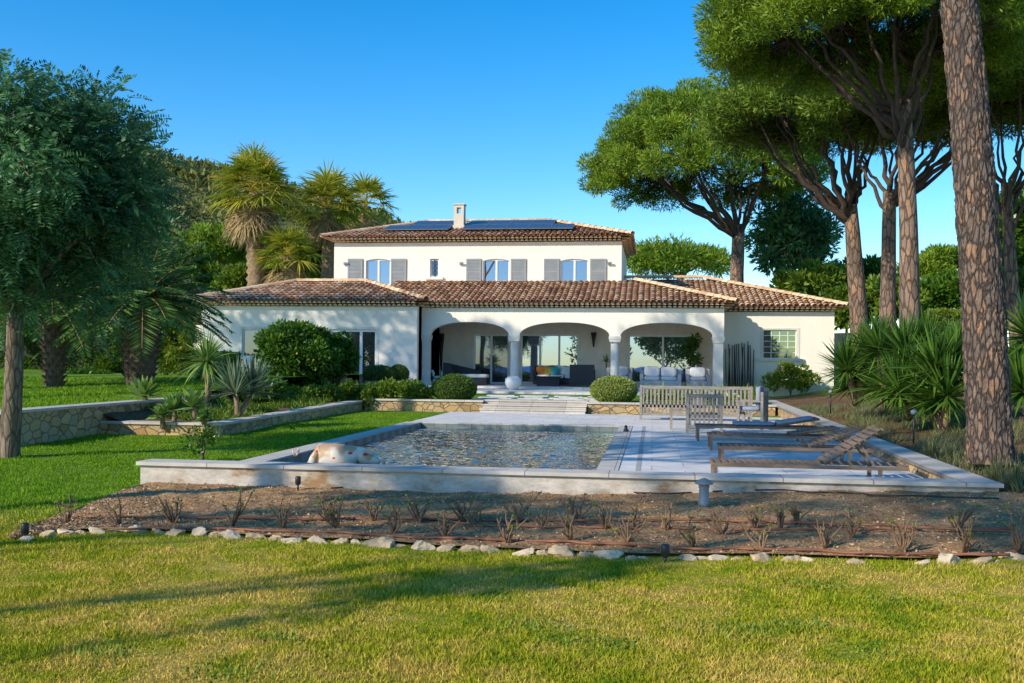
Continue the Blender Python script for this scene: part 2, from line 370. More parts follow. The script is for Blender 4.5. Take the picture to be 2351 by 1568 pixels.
# ------------------------------------------------------------------ terrain
def zt(x, y):
    z = 0.0
    if y < -15: z -= 46*min(1, max(0, (-15-y)/145))**1.3
    if -5.72 < x < 3.7 and 12.05 < y < 28.3: return -.45
    f = sm(7.5, 12, y)
    if y > 6:
        z += f*.17*sm(-2, 4, x) if x < 4 else f*(.17+.12*sm(4, 4.6, x)+.55*sm(4.6, 9, x))
        if x < -5: z += .12*sm(13, 27, y)
    z += .5*sm(44, 60, y)
    z += .02*noise.noise(Vector((x*.6, y*.6, 0)))
    return z
def axis(lo, hi, step, far, g=1.35):
    a = list(np.arange(lo, hi+1e-6, step)); s = step
    b = []; x = lo
    while x > -far: s *= g; x -= s; b.append(x)
    s = step; x = hi; c = []
    while x < far: s *= g; x += s; c.append(x)
    return b[::-1]+a+c
def grid_obj(name, xs, ys, zf, mat, kind='structure', smooth=True):
    V = [(x, y, zf(x, y)) for y in ys for x in xs]; n = len(xs)
    F = [(j*n+i, j*n+i+1, (j+1)*n+i+1, (j+1)*n+i) for j in range(len(ys)-1) for i in range(n-1)]
    mb = MB(); mb.add(V, F); o = mb.build(name, mat, smooth=smooth); o['kind'] = kind; return o
grid_obj('ground', axis(-13, 9, .25, 3500), axis(1, 31, .25, 3500), zt, M['lawn'])
def zu(x, y): return .62+.45*sm(20, 31, y)+.02*noise.noise(Vector((x, y, 1)))
grid_obj('upper_lawn', list(np.arange(-60, -11.2, .8))+[-11.25], list(np.arange(16.0, 80, .8)), zu, M['lawn'])
sea_m = plain('sea_water', (.13, .25, .38), 1.0, .05, .01, 0); sea_m.node_tree.nodes['Principled BSDF'].inputs['Specular IOR Level'].default_value = 0
mb = MB(); mb.box(-6000, 6000, -9000, -140, -41, -40); tag(mb.build('sea', sea_m), kind='structure')
# ------------------------------------------------------------------ pool terrace
DZ = .15
mb = MB()
mb.box(-.72, 3.52, 12.2, 28.6, -.5, DZ)
mb.box(-5.78, -.72, 23.35, 28.6, -.5, DZ-.002)
tag(mb.build('pool_deck', M['deck']), kind='structure')
mb = MB(); mb.box(-5.8, -5.42, 12.2, 23.35, -.5, DZ+.012); mb.box(-5.42, -.74, 23.2, 23.36, -.5, DZ+.012)
mb.box(-.74, -.45, 12.2, 23.36, -.5, DZ+.012)
tag(mb.build('pool_coping', M['coping']), kind='structure')
mb = MB(); mb.box(-5.42, -5.40, 12.2, 23.2, -.5, DZ-.01); mb.box(-5.4, -.76, 23.18, 23.2, -.5, DZ-.01); mb.box(-.76, -.74, 12.2, 23.2, -.5, DZ-.01); mb.box(-5.4, -.76, 12.2, 23.18, -.6, -.42)
mb.box(-5.4, -3.0, 12.2, 13.6, -.42, -.16)
tag(mb.build('pool_basin', M['poolwall']), kind='structure')
mb = MB(); mb.box(-.22, -.15, 12.25, 23.4, DZ-.05, DZ+.004); tag(mb.build('drain_channel', plain('drain_grate', (.40, .38, .35), .6)), kind='structure')
def wz(x, y):
    p = Vector((x*1.0, y*1.15, 0)); return .03+.013*noise.noise(p*2.0)+.011*noise.noise(p*4.4+Vector((5, 0, 0)))+.006*noise.noise(p*9.5)
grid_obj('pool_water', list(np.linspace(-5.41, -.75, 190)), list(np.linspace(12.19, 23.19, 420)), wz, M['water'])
def wall_thing(name, label, cat, segs, top_t, body, cap, hs=.04):
    xs = [s[0] for s in segs]; c = Vector((sum(xs)/len(xs), segs[0][2], segs[0][4]))
    root = empty(name, c, label, cat); b = MB(); k = MB()
    for (x0, x1, y0, y1, z0, za, zb) in segs:
        def prism(m, X0, X1, Y0, Y1, a0, a1, b0, b1):
            m.add([(X0, Y0, a0), (X1, Y0, a0), (X1, Y1, b0), (X0, Y1, b0), (X0, Y0, a1), (X1, Y0, a1), (X1, Y1, b1), (X0, Y1, b1)],
                  [(0, 3, 2, 1), (4, 5, 6, 7), (0, 1, 5, 4), (1, 2, 6, 5), (2, 3, 7, 6), (3, 0, 4, 7)])
        prism(b, x0, x1, y0, y1, z0, za-top_t, z0, zb-top_t)
        prism(k, x0-hs, x1+hs, y0-hs, y1+hs, za-top_t, za, zb-top_t, zb)
    b.build('wall_body', body, root); k.build('coping', cap, root); return root
wall_thing('retaining_wall', 'long low plastered wall with stone coping in front of the pool', 'wall', [(-6.4, 3.86, 11.89, 12.2, -.3, .3, .3)], .045, M['plaster'], M['coping'])
wall_thing('side_wall', 'low sloping stone wall along the right side of the sun deck', 'wall', [(3.54, 3.86, 12.25, 33, -.3, .297, .48)], .045, M['stone'], M['coping'])
wall_thing('planter_wall', 'low rubble stone wall with pale coping holding the yucca bed left of the pool', 'wall',
           [(-8.9, -8.6, 19.1, 29.1, -.3, .32, .42), (-11.6, -8.95, 19.1, 19.4, -.3, .318, .318)], .05, M['stone'], M['coping'])
wall_thing('upper_wall', 'taller rubble stone retaining wall below the upper lawn at far left', 'wall', [(-11.5, -11.15, 15.9, 24.6, -.3, .66, .68), (-30, -11.55, 15.9, 16.2, -.3, .655, .655)], .05, M['stone'], M['coping'])
wall_thing('terrace_wall', 'low stone wall between the yucca bed and the pool steps', 'wall', [(-8.55, -4.98, 29.15, 29.45, -.3, .47, .47)], .05, M['stone'], M['coping'])
wall_thing('terrace_wall', 'low stone wall right of the pool steps under the pale clipped ball', 'wall', [(-1.86, 3.45, 29.15, 29.45, -.3, .47, .47)], .05, M['stone'], M['coping'])
root = empty('garden_steps', (-3.4, 28.6, DZ), 'wide pale stone steps up from the pool deck to the house terrace', 'steps')
for i in range(3):
    mb = MB(); mb.box(-4.94, -1.9, 28.6+.4*i, 28.6+.4*(i+1)+(.0 if i < 2 else .3), -.2, DZ+.11*(i+1)-.04, .5); mb.build('riser', M['coping'], root)
    mb = MB(); mb.box(-4.96, -1.88, 28.57+.4*i, 28.6+.4*(i+1)+(-.03 if i < 2 else .3), DZ+.11*(i+1)-.04, DZ+.11*(i+1)); mb.build('step_tread', M['coping'], root)
def ztr(x, y): return .44+.08*sm(32, 39, y)
grid_obj('terrace_lawn', list(np.linspace(-8.6, 3.6, 30)), list(np.linspace(29.4, 39.8, 30)), ztr, M['lawn'])
def zp(x, y): return .27+.12*sm(20, 28, y)+.25*sm(-10.5, -11.4, x)+.04*noise.noise(Vector((x*2, y*2, 0)))
grid_obj('planting_bed', list(np.linspace(-11.5, -8.62, 16)), list(np.linspace(19.15, 40, 60)), zp, M['mulch'])
for r_ in range(5):
    for c_ in range(4):
        x = -5.6+c_*1.15+.25*(r_ % 2); y = 30.3+r_*.85
        mb = MB(); mb.box(x, x+.95, y, y+.42, ztr(x, y)-.05, ztr(x, y)+.03)
        tag(mb.build('paving_slab', M['deck'], loc=(x+.5, y+.2, .45)), 'pale stone stepping slab in the terrace lawn behind the steps', 'paving slab', 'stepping slabs in the terrace lawn')
mb = MB(); mb.box(-9.3, 3.0, 35.5, 39.55, .3, .56); tag(mb.build('house_terrace', M['deck']), kind='structure')
# ------------------------------------------------------------------ flower bed
bot = [(25, 1242), (120, 1224), (250, 1217), (330, 1217), (450, 1224), (600, 1234), (700, 1242), (850, 1247), (1000, 1259), (1150, 1264), (1300, 1270), (1450, 1279), (1600, 1282), (1750, 1284), (1900, 1287), (2100, 1293), (2351, 1288), (2800, 1290)]
topp = [(24, 1238), (60, 1212), (170, 1178), (300, 1126)]
B = [G(*p) for p in bot]
T = [G(*p) for p in topp]+[Vector((x, 11.93, 0)) for x in np.linspace(-6.3, 3.9, 11)]+[Vector((5, 11.6, 0)), Vector((7, 11, 0)), Vector((9, 10.5, 0))]
def lerp_poly(pl, t):
    k = t*(len(pl)-1); i = min(int(k), len(pl)-2); return pl[i].lerp(pl[i+1], k-i)
def bedn(x, y): return .03+.03*noise.noise(Vector((x*2.5, y*2.5, 3)))+.018*noise.noise(Vector((x*9, y*9, 3)))
V = []; F = []; NS, NT = 260, 60
for j in range(NT+1):
    for i in range(NS+1):
        p = lerp_poly(B, i/NS).lerp(lerp_poly(T, i/NS), j/NT)
        V.append((p.x, p.y, zt(p.x, min(p.y, 11.99))+(bedn(p.x, p.y) if 0 < j < NT else .03)))
for j in range(NT):
    for i in range(NS): a = j*(NS+1)+i; F.append((a, a+1, a+NS+2, a+NS+1))
mb = MB(); mb.add(V, F); tag(mb.build('flower_bed', M['soil'], smooth=True), kind='structure')
n = 20000; s_ = rng.random(n); t_ = rng.random(n); PX = np.array([lerp_poly(B, a).lerp(lerp_poly(T, a), b)[:] for a, b in zip(s_, t_)])
PX[:, 2] = [zt(x, min(y, 11.99))+bedn(x, y)+.004 for x, y in PX[:, :2]]
V_, F_ = blades(PX, rng.normal(size=(n, 3))*np.array([1, 1, .3]), .012+.03*rng.random(n)**2, .012+.014*rng.random(n), .6); fb = FB(); fb.add(V_, F_, rng.random(n)); o = fb.build('mulch_chips', leafmat('bark_chips', (.18, .09, .04), (.60, .42, .25), .0, .9)); o['kind'] = 'stuff'
xs = list(np.linspace(3.87, 14, 40)); ys = list(np.linspace(11.6, 40, 60))
grid_obj('bank_soil', xs, ys, lambda x, y: zt(x, y)+.03+.05*noise.noise(Vector((x*1.3, y*1.3, 2))), M['mulch'])
# edging stones
protos = []
for k in range(8):
    mb = MB(); mb.blob((0, 0, 0), 1, .62, .6, 3, .25, 3, k+1, cuts=9)
    protos.append(mb.build('border_stone', M['rock'] if k % 2 else M['rock2']))
first = [True]*8
px = 40.0; k = 0
xs_b = [b[0] for b in bot]; ys_b = [b[1] for b in bot]
while px < 2351:
    w = rnd.choice((30, 36, 42, 50, 58, 70))*rnd.uniform(.9, 1.1); py = float(np.interp(px+w/2, xs_b, ys_b))
    if 1480 < px < 1550 or (1850 < px < 2060 and rnd.random() < .5) or rnd.random() < .04: px += w*.7; continue
    p = G(px+w/2, py, .02); s = w/2300*p.y*.5*1.18
    q = rnd.randrange(8) if k > 7 else k
    o = protos[q] if first[q] else protos[q].copy()
    if not first[q]: C.objects.link(o)
    first[q] = False
    o.location = (p.x, p.y+rnd.uniform(-.04, .04), .012); o.rotation_euler = (rnd.uniform(-.5, .5), rnd.uniform(-.3, .3), rnd.uniform(-.4, .4)+(math.pi if rnd.random() < .5 else 0))
    o.scale = (s, s*rnd.uniform(.6, 1), s*rnd.uniform(.6, 1.0))
    tag(o, 'rough tan limestone chunk edging the front flower bed', 'stone', 'stones edging the front flower bed'); px += w*.96; k += 1
# pruned roses
roses = [(275, 1205, 60), (400, 1205, 62), (535, 1207, 78), (650, 1212, 62), (775, 1217, 60), (905, 1227, 60), (1020, 1240, 55), (1165, 1247, 60), (1310, 1242, 60), (1440, 1250, 60), (1590, 1262, 58), (1750, 1266, 60), (1895, 1257, 62), (2070, 1268, 62), (2215, 1270, 66), (755, 1197, 48), (860, 1197, 46), (965, 1202, 60), (1060, 1200, 55), (1090, 1212, 44), (1190, 1202, 70), (1245, 1217, 46), (1325, 1197, 50), (1390, 1217, 50), (1455, 1217, 48), (1530, 1222, 50), (1660, 1232, 50), (1735, 1215, 46), (1790, 1217, 44), (1830, 1207, 46), (1955, 1237, 50), (2200, 1217, 50), (2338, 1266, 78), (155, 1202, 55)]
for i, (px, py, h) in enumerate(roses):
    z0 = zt(*G(px, py, .03).xy)+.02; p = G(px, py, z0); H = h/2300*p.y*1.25
    root = empty('rose_bush', p, 'hard pruned leafless rose bush in the front flower bed', 'rose bush', 'pruned rose bushes in the front bed')
    mb = MB(); fb = FB(); LP = []; LD = []
    for s in range(rnd.randint(6, 10)):
        a = rnd.uniform(0, 6.28); sp = rnd.uniform(.2, .85)
        d = Vector((math.cos(a)*sp, math.sin(a)*sp, 1)).normalized(); q = p.copy(); pts = [q.copy()]; l = H*rnd.uniform(.55, 1.15)
        for t in range(4):
            d = (d+Vector((rnd.uniform(-.4, .4), rnd.uniform(-.4, .4), .12))).normalized(); q = q+d*l/4; pts.append(q.copy())
        mb.tube(pts, [.015, .011, .008, .007, .005], 5)
        for t in (2, 3):
            if rnd.random() < .6: mb.tube([pts[t], pts[t]+Vector((rnd.uniform(-.07, .07), rnd.uniform(-.07, .07), rnd.uniform(.02, .07)))], [.006, .004], 4)
        if rnd.random() < (.5 if i < 32 else 1):
            for t in range(4): LP.append(tuple(pts[-1]+Vector((rnd.uniform(-.02, .02), rnd.uniform(-.02, .02), -.02)))); LD.append((rnd.uniform(-1, 1), rnd.uniform(-1, 1), .4))
    mb.build('stems', M['twig'], root, smooth=True)
    if LP:
        V_, F_ = blades(np.array(LP), np.array(LD), .035, .022, .5); fb.add(V_, F_, rng.random(len(LP))); fb.build('leaves', M['leaf_light'], root)
def hose(path, r, mat, label):
    pts = []
    for a, b in zip(path[:-1], path[1:]):
        for t in range(12):
            px = a[0]+(b[0]-a[0])*t/12; py = a[1]+(b[1]-a[1])*t/12+4.0*noise.noise(Vector((px*.012, a[1]*.1, 0)))
            q = G(px, py, .05); zz = zt(q.x, min(q.y, 11.99))+bedn(q.x, q.y)+.014; q = G(px, py, zz); pts.append(q)
    mb = MB(); mb.tube(pts, r, 6); tag(mb.build('drip_hose', mat, smooth=True), label, 'hose')
hose([(165, 1188), (420, 1186), (700, 1192), (900, 1190), (1200, 1196), (1500, 1192), (1800, 1198), (2100, 1210), (2345, 1222)], .0125, M['hose'], 'reddish brown drip hose crossing the middle of the front bed')
hose([(230, 1212), (500, 1214), (760, 1222), (1000, 1235), (1160, 1240), (1330, 1244), (1560, 1258), (1800, 1262), (2090, 1272), (2340, 1274)], .0125, M['hose'], 'reddish brown drip hose just inside the edging stones')
hose([(980, 1190), (1100, 1206), (1340, 1210), (1600, 1214), (1850, 1216), (2150, 1212), (2340, 1216)], .011, M['hose'], 'reddish brown drip hose through the right half of the rose rows')
hose([(760, 1120), (820, 1114), (1050, 1112), (1300, 1120), (1500, 1132), (1800, 1124), (2000, 1134), (2320, 1146)], .009, M['black_plastic'], 'thin black cable lying along the foot of the pool wall')
p = G(1616, 1156, .12)
root = empty('bollard_lamp', p, 'grey mushroom topped bollard lamp in the front bed below the pool wall', 'garden lamp')
mb = MB(); mb.lathe(p, [(.06, -.05), (.06, .02), (.052, .03), (.052, .16)], 20); mb.build('post', M['lampgrey'], root, smooth=True)
mb = MB(); mb.lathe(p, [(.045, .16), (.045, .205)], 16); mb.build('lens', col('frosted_lens', (.5, .5, .48)), root, smooth=True)
mb = MB()
for k in range(3): mb.lathe(p, [(.06, .168+.014*k), (.06, .173+.014*k)], 18)
mb.build('louvre', M['lampgrey'], root)
mb = MB(); mb.lathe(p, [(.02, .2), (.095, .208), (.098, .218), (.06, .25), (.02, .268), (.004, .272)], 24); mb.build('cap', M['lampgrey'], root, smooth=True)
for (px, py, z, lb) in ((1527, 1292, .0, 'small black garden spotlight among the edging stones'), (57, 1240, .0, 'small black spotlight at the left tip of the flower bed'), (684, 1122, .05, 'small black spotlight against the left part of the pool wall')):  # all three are small spotlights
    p = G(px, py, z); root = empty('garden_spotlight', p, lb, 'spotlight')
    mb = MB(); mb.lathe(p, [(.012, -.03), (.014, .06)], 8); mb.build('stake', M['black_plastic'], root, smooth=True)
    mb = MB(); mb.lathe(p, [(.02, .045), (.034, .06), (.034, .14), (.028, .15), (.02, .15)], 14); mb.build('lamp_head', M['black_plastic'], root, smooth=True)
for (px, py, d, lb) in ((1907, 912, 24, 'small dark path light standing on the bank behind the side wall'), (2098, 965, 17, 'small dark path light in front of the right yuccas')):
    p = at(px, py, d); root = empty('path_light', p, lb, 'path light')
    mb = MB(); mb.lathe(p, [(.015, -.4), (.015, .12)], 8); mb.build('stake', M['black_plastic'], root, smooth=True)
    mb = MB(); mb.lathe(p, [(.05, .1), (.055, .16), (.01, .19)], 12); mb.build('lamp_head', M['lampgrey'], root, smooth=True)
# ------------------------------------------------------------------ grass
def grass(name, n, region, hmin, hmax, w, zf, mat='blade', sp=.55):
    X, Y = region(n)
    Z = np.array([zf(x, y) for x, y in zip(X, Y)])
    pos = np.stack([X, Y, Z-.005], 1); N = len(X)
    hn = np.array([noise.noise(Vector((x*1.4, y*1.4, 5)))+.6*noise.noise(Vector((x*5, y*5, 5))) for x, y in zip(X, Y)])
    h = (hmin+(hmax-hmin)*rng.random(N))*np.clip(1+.8*hn, .35, 2)
    d = rng.normal(size=(N, 3))*sp; d[:, 2] = 1
    V, F = blades(pos, d, h, w, 0, .35); fb = FB(); fb.add(V, F, rng.random(N)); o = fb.build(name, M[mat]); o['kind'] = 'stuff'; return o
bp = np.array([(b.x, b.y) for b in B])
def near(n):
    d = 4.3+5.2*rng.random(n*2)**1.15; t = (rng.random(n*2)*2-1)*.56; x = d*t
    X = x*math.cos(YAW)-d*math.sin(YAW); Y = x*math.sin(YAW)+d*math.cos(YAW)
    yl = np.interp(X, bp[:, 0], bp[:, 1], left=20); k = Y < yl-.02
    return X[k][:n], Y[k][:n]
grass('lawn_grass', 210000, near, .016, .042, .007, zt)
def weeds(n):
    X = []; Y = []
    for (px, py, r) in ((1700, 1450, .28), (1830, 1440, .2), (1240, 1440, .22), (1310, 1470, .16), (1880, 1345, .2), (1420, 1480, .14), (240, 1500, .22), (640, 1470, .12), (2060, 1380, .18), (1980, 1500, .2), (520, 1550, .2), (1130, 1370, .15)):
        q = G(px, py); m = int(n*r); a = rng.normal(size=(m, 2))*r*np.array([.6, .45]); X.append(q.x+a[:, 0]); Y.append(q.y+a[:, 1])
    return np.concatenate(X), np.concatenate(Y)
grass('clover', 1500, weeds, .02, .05, .018, zt, 'leaf_light', .9)
txs = [t.x for t in T[:4]]; tys = [t.y for t in T[:4]]
def leftl(n):
    Y = 8.3+19.5*rng.random(n)**1.4; X = -5.5-rng.random(n)*7.5
    xb = np.where(Y < 12.3, np.minimum(np.interp(Y, tys+[11.8, 12.3], txs+[-6.47, -6.47]), -5.55), -5.85)
    k = ~((Y > 19.0) & (X < -8.55)) & (X < xb-.03) & ~((X < -11.1) & (Y > 15.8))
    return X[k], Y[k]
grass('lawn_grass', 150000, leftl, .025, .055, .011, zt)
def upl(n):
    Y = 16.2+12*rng.random(n); X = -11.6-rng.random(n)*9; return X, Y
grass('lawn_grass', 30000, upl, .04, .08, .02, zu)
def bank(n):
    Y = 11.8+20*rng.random(n)**1.2; X = 4.0+6*rng.random(n); k = np.array([noise.noise(Vector((x*1.1, y*.9, 9))) for x, y in zip(X, Y)]) > -.12; return X[k], Y[k]
grass('bank_grass', 42000, bank, .06, .2, .012, lambda x, y: zt(x, y)+.04, 'fescue', .5)
def bedc(n):
    Y = 20.2+17*rng.random(n); X = -11.3+2.4*rng.random(n); k = np.array([noise.noise(Vector((x*1.6, y*1.2, 4))) for x, y in zip(X, Y)]) > -.05; return X[k], Y[k]
grass('ground_cover', 26000, bedc, .06, .22, .03, zp, 'leaf_mid', .8)
# ------------------------------------------------------------------ house
YA, YL, YR, YU, YD = 40.0, 39.2, 42.5, 43.5, 43.5
FZ = .64; WT = 3.8
def X(px, Y): return P(px, 800, Y).x
def Zp(px, py, Y): return P(px, py, Y).z
xl0, xl1 = X(462, YL), X(957, YL); xa1 = X(1662, YA); xr1 = X(1915, YR); xu0, xu1 = X(765, YU), X(1425, YU)
UT = Zp(1100, 556, YU)
villa = empty('villa', ((xl0+xr1)/2, 44, FZ), 'two storey cream stucco villa with clay tile roofs and a triple arched porch', 'house')
def wall_holes(mb, x0, x1, z0, z1, Y, holes, dep=.2):
    xs = sorted({x0, x1, *[h[0] for h in holes], *[h[1] for h in holes]}); zs = sorted({z0, z1, *[h[2] for h in holes], *[h[3] for h in holes]})
    for i in range(len(xs)-1):
        for j in range(len(zs)-1):
            cx, cz = (xs[i]+xs[i+1])/2, (zs[j]+zs[j+1])/2
            if any(h[0] < cx < h[1] and h[2] < cz < h[3] for h in holes): continue
            mb.add([(xs[i], Y, zs[j]), (xs[i+1], Y, zs[j]), (xs[i+1], Y, zs[j+1]), (xs[i], Y, zs[j+1])], [(0, 1, 2, 3)])
    for h in holes:
        a, b, c, d = h[:4]; y2 = Y+dep
        mb.add([(a, Y, c), (b, Y, c), (b, Y, d), (a, Y, d), (a, y2, c), (b, y2, c), (b, y2, d), (a, y2, d)], [(0, 4, 5, 1), (1, 5, 6, 2), (2, 6, 7, 3), (3, 7, 4, 0)])
        if len(h) > 4:
            rise = h[4]; n = 10
            for k in range(n):
                t0, t1 = k/n*2-1, (k+1)/n*2-1
                f = lambda t: d-rise*(t*t)
                xx = lambda t: (a+b)/2+(b-a)/2*t
                mb.add([(xx(t0), Y+.001, f(t0)), (xx(t1), Y+.001, f(t1)), (xx(t1), Y+.001, d), (xx(t0), Y+.001, d), (xx(t0), y2, f(t0)), (xx(t1), y2, f(t1))], [(0, 1, 2, 3), (0, 4, 5, 1)])
def shell(mb, x0, x1, y0, y1, z0, z1):
    mb.add([(x0, y0, z0), (x1, y0, z0), (x1, y1, z0), (x0, y1, z0), (x0, y0, z1), (x1, y0, z1), (x1, y1, z1), (x0, y1, z1)], [(1, 2, 6, 5), (2, 3, 7, 6), (3, 0, 4, 7), (4, 5, 6, 7)])
def rect(px0, px1, py0, py1, Y):
    m = (px0+px1)/2; return (X(px0, Y), X(px1, Y), Zp(m, py1, Y), Zp(m, py0, Y))
def window(h, Y, nx, name='window', rows=0, fm='frame', gm='glass', dep=.12, fw=.06):
    a, b, c, d = h[:4]; y = Y+dep; mb = MB()
    mb.box(a, a+fw, y-.05, y, c, d); mb.box(b-fw, b, y-.05, y, c, d); mb.box(a+fw, b-fw, y-.049, y-.001, d-fw-.02, d); mb.box(a+fw, b-fw, y-.049, y-.001, c, c+fw)
    for k in range(1, nx):
        x = a+(b-a)*k/nx; mb.box(x-fw*.7, x+fw*.7, y-.06, y-.002, c+fw, d-fw-.02)
    for k in range(1, rows):
        z = c+(d-c)*k/rows; mb.box(a+fw, b-fw, y-.045, y-.003, z-.012, z+.012)
    w = mb.build(name, M[fm], villa)
    for k in range(nx):
        x0 = a+(b-a)*k/nx; x1 = a+(b-a)*(k+1)/nx
        g = MB(); g.box(x0+.02, x1-.02, y-.012, y-.008, c+.02, d-.02); g.build('pane', M[gm], w)
    return w
# left wing
hl1 = rect(555, 640, 755, 820, YL); hl2 = rect(756, 864, 756, 884, YL)
mb = MB(); wall_holes(mb, xl0, xl1, .2, WT, YL, [hl1, hl2]); shell(mb, xl0, xl1, YL, 46, .2, WT); mb.build('wall', M['stucco'], villa)
window(hl1, YL, 2, gm='glass_dark'); window(hl2, YL, 3, 'french_door', gm='glass_dark', fw=.08)
for h in (hl1, hl2):
    mb = MB(); w = .1
    mb.box(h[0]-w, h[0]-.001, YL-.012, YL+.02, h[2], h[3]+w); mb.box(h[1]+.001, h[1]+w, YL-.012, YL+.02, h[2], h[3]+w); mb.box(h[0]-.001, h[1]+.001, YL-.012, YL+.02, h[3]+.001, h[3]+w)
    mb.build('window_surround', M['trim'], villa)
# arcade
spr = Zp(1310, 771, YA); ctop = Zp(1310, 740, YA)
arches = [(X(986, YA), X(1168, YA)), (X(1192, YA), X(1399, YA)), (X(1424, YA), X(1637, YA))]
mb = MB(); T_ = .42; n = 22; y0, y1 = YA, YA+T_
def strip(x0, x1, za, zb):
    mb.add([(x0, y0, za), (x1, y0, zb), (x1, y0, WT), (x0, y0, WT), (x0, y1, za), (x1, y1, zb), (x1, y1, WT), (x0, y1, WT)], [(0, 1, 2, 3), (5, 4, 7, 6), (0, 4, 5, 1)])
for (a, b) in arches:
    f = lambda t: spr+(ctop-spr)*math.sqrt(max(0, 1-abs(t)**2.3))
    for k in range(n):
        t0 = -math.cos(math.pi*k/n); t1 = -math.cos(math.pi*(k+1)/n); strip((a+b)/2+(b-a)/2*t0, (a+b)/2+(b-a)/2*t1, f(t0), f(t1))
piers = [(xl1, arches[0][0]), (arches[0][1], arches[1][0]), (arches[1][1], arches[2][0]), (arches[2][1], xa1)]
for (a, b) in piers: mb.box(a, b, y0, y1, spr-.002, WT)
mb.add([(xa1, y0, WT), (xa1, y0, .5), (xa1, YD, .5), (xa1, YD, WT)], [(0, 1, 2, 3)])
mb.build('arcade_wall', M['stucco'], villa)
for i, (a, b) in enumerate(piers):
    mb = MB(); cx = (a+b)/2; w = (b-a)/2; yy = (y0+y1)/2
    if i in (0, 3): mb.box(a+.02, b-.02, y0+.02, y1-.02, FZ, spr-.1)
    else: mb.lathe((cx, yy, FZ), [(w*.82, .12), (w*.84, .6), (w*.76, spr-FZ-.25)], 20)
    mb.box(a-.02, b+.02, y0-.03, y1+.03, FZ-.1, FZ+.14); mb.box(a+.01, b-.01, y0-.015, y1+.015, FZ+.14, FZ+.19)
    mb.box(a+.01, b-.01, y0-.02, y1+.02, spr-.24, spr-.2); mb.box(a-.03, b+.03, y0-.04, y1+.04, spr-.12, spr-.003); mb.box(a-.01, b+.01, y0-.02, y1+.02, spr-.2, spr-.12)
    mb.build('column', M['trim'], villa)
d1 = rect(1088, 1168, 767, 880, YD); d2 = rect(1196, 1328, 767, 880, YD); d3 = rect(1443, 1602, 769, 880, YD)
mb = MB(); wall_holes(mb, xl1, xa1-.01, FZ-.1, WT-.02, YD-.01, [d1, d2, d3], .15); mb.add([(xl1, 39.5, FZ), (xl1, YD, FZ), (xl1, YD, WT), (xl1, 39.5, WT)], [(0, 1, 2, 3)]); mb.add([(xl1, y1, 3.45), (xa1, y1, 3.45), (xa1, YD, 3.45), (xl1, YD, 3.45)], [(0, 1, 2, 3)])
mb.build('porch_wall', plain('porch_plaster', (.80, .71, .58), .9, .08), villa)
for h, nx, g in ((d1, 2, 'glass_dark'), (d2, 3, 'glass'), (d3, 2, 'glass')): window(h, YD-.01, nx, 'sliding_door', gm=g, dep=.1)
for h in (d1, d2, d3):
    mb = MB(); w = .12; y = YD-.01
    mb.box(h[0]-w, h[0]-.001, y-.015, y+.02, h[2], h[3]+w); mb.box(h[1]+.001, h[1]+w, y-.015, y+.02, h[2], h[3]+w); mb.box(h[0]-.001, h[1]+.001, y-.015, y+.02, h[3]+.001, h[3]+w); mb.build('door_surround', M['trim'], villa)
mb = MB(); mb.box(xl1+.01, xa1+.1, YA-.42, YD-.02, .3, FZ); mb.build('porch_floor', M['deck'], villa)
# right wing
hr = rect(1752, 1828, 757, 823, YR)
mb = MB(); wall_holes(mb, xa1+.01, xr1, .2, WT, YR, [hr]); shell(mb, xa1+.01, xr1, YR, 53, .2, WT); mb.build('wall', M['stucco'], villa)
window(hr, YR, 4, rows=5, fw=.022, gm='glass_green_refl')
mb = MB(); w = .13; mb.box(hr[0]-w, hr[0]-.001, YR-.02, YR+.02, hr[2], hr[3]+.08); mb.box(hr[1]+.001, hr[1]+w, YR-.02, YR+.02, hr[2], hr[3]+.08); mb.box(hr[0]-.001, hr[1]+.001, YR-.02, YR+.02, hr[3]+.001, hr[3]+.08); mb.build('window_surround', M['trim'], villa)
mb = MB(); mb.box(hr[0]-.35, hr[1]+.3, YR-.1, YR+.02, hr[2]-.12, hr[2]-.002); mb.build('window_sill', M['trim'], villa)
# upper storey
ups = [(797, 831, 838, 895, 896, 931), (1069, 1103, 1107, 1168, 1171, 1206), (1247, 1282, 1285, 1349, 1353, 1390)]
hs = [(*rect(u[2], u[3], 594, 655, YU), .09) for u in ups]; hg = rect(985, 1006, 594, 636, YU)
mb = MB(); wall_holes(mb, xu0, xu1, WT, UT, YU, hs+[hg]); shell(mb, xu0, xu1, YU, 52, WT, UT); mb.build('upper_wall', M['stucco'], villa)
for h, u in zip(hs, ups):
    window(h, YU, 2, gm='glass_up')
    for (p0, p1) in ((u[0], u[1]), (u[4], u[5])):
        a, b, c, d = rect(p0, p1, 594, 655, YU); s = MB(); y = YU-.06
        s.box(a, a+.07, y, y+.04, c, d); s.box(b-.07, b, y, y+.04, c, d); s.box(a+.07, b-.07, y, y+.04, d-.08, d); s.box(a+.07, b-.07, y, y+.04, (c+d)/2-.03, (c+d)/2+.03)
        s.box(a+.07, b-.07, y+.02, y+.036, c, d-.08)
        k = c
        while k < d-.1: s.box(a+.07, b-.07, y+.005, y+.02, k, k+.035); k += .06
        s.build('shutter', M['shutter'], villa)
gr = window(hg, YU, 1, gm='glass_dark')
mb = MB(); a, b, c, d = hg
for k in range(4):
    zc = c+(d-c)*(k+.5)/4
    for sgn in (-1, 1):
        mb.tube([((a+b)/2+sgn*(.02+.075*(1-math.cos(t))*.6), YU+.02, zc+.08*math.sin(t)*1.1) for t in np.linspace(-2.5, 2.5, 10)], .009, 5)
mb.tube([((a+b)/2, YU+.02, c), ((a+b)/2, YU+.02, d)], .009, 5); mb.build('iron_grille', M['iron'], gr)
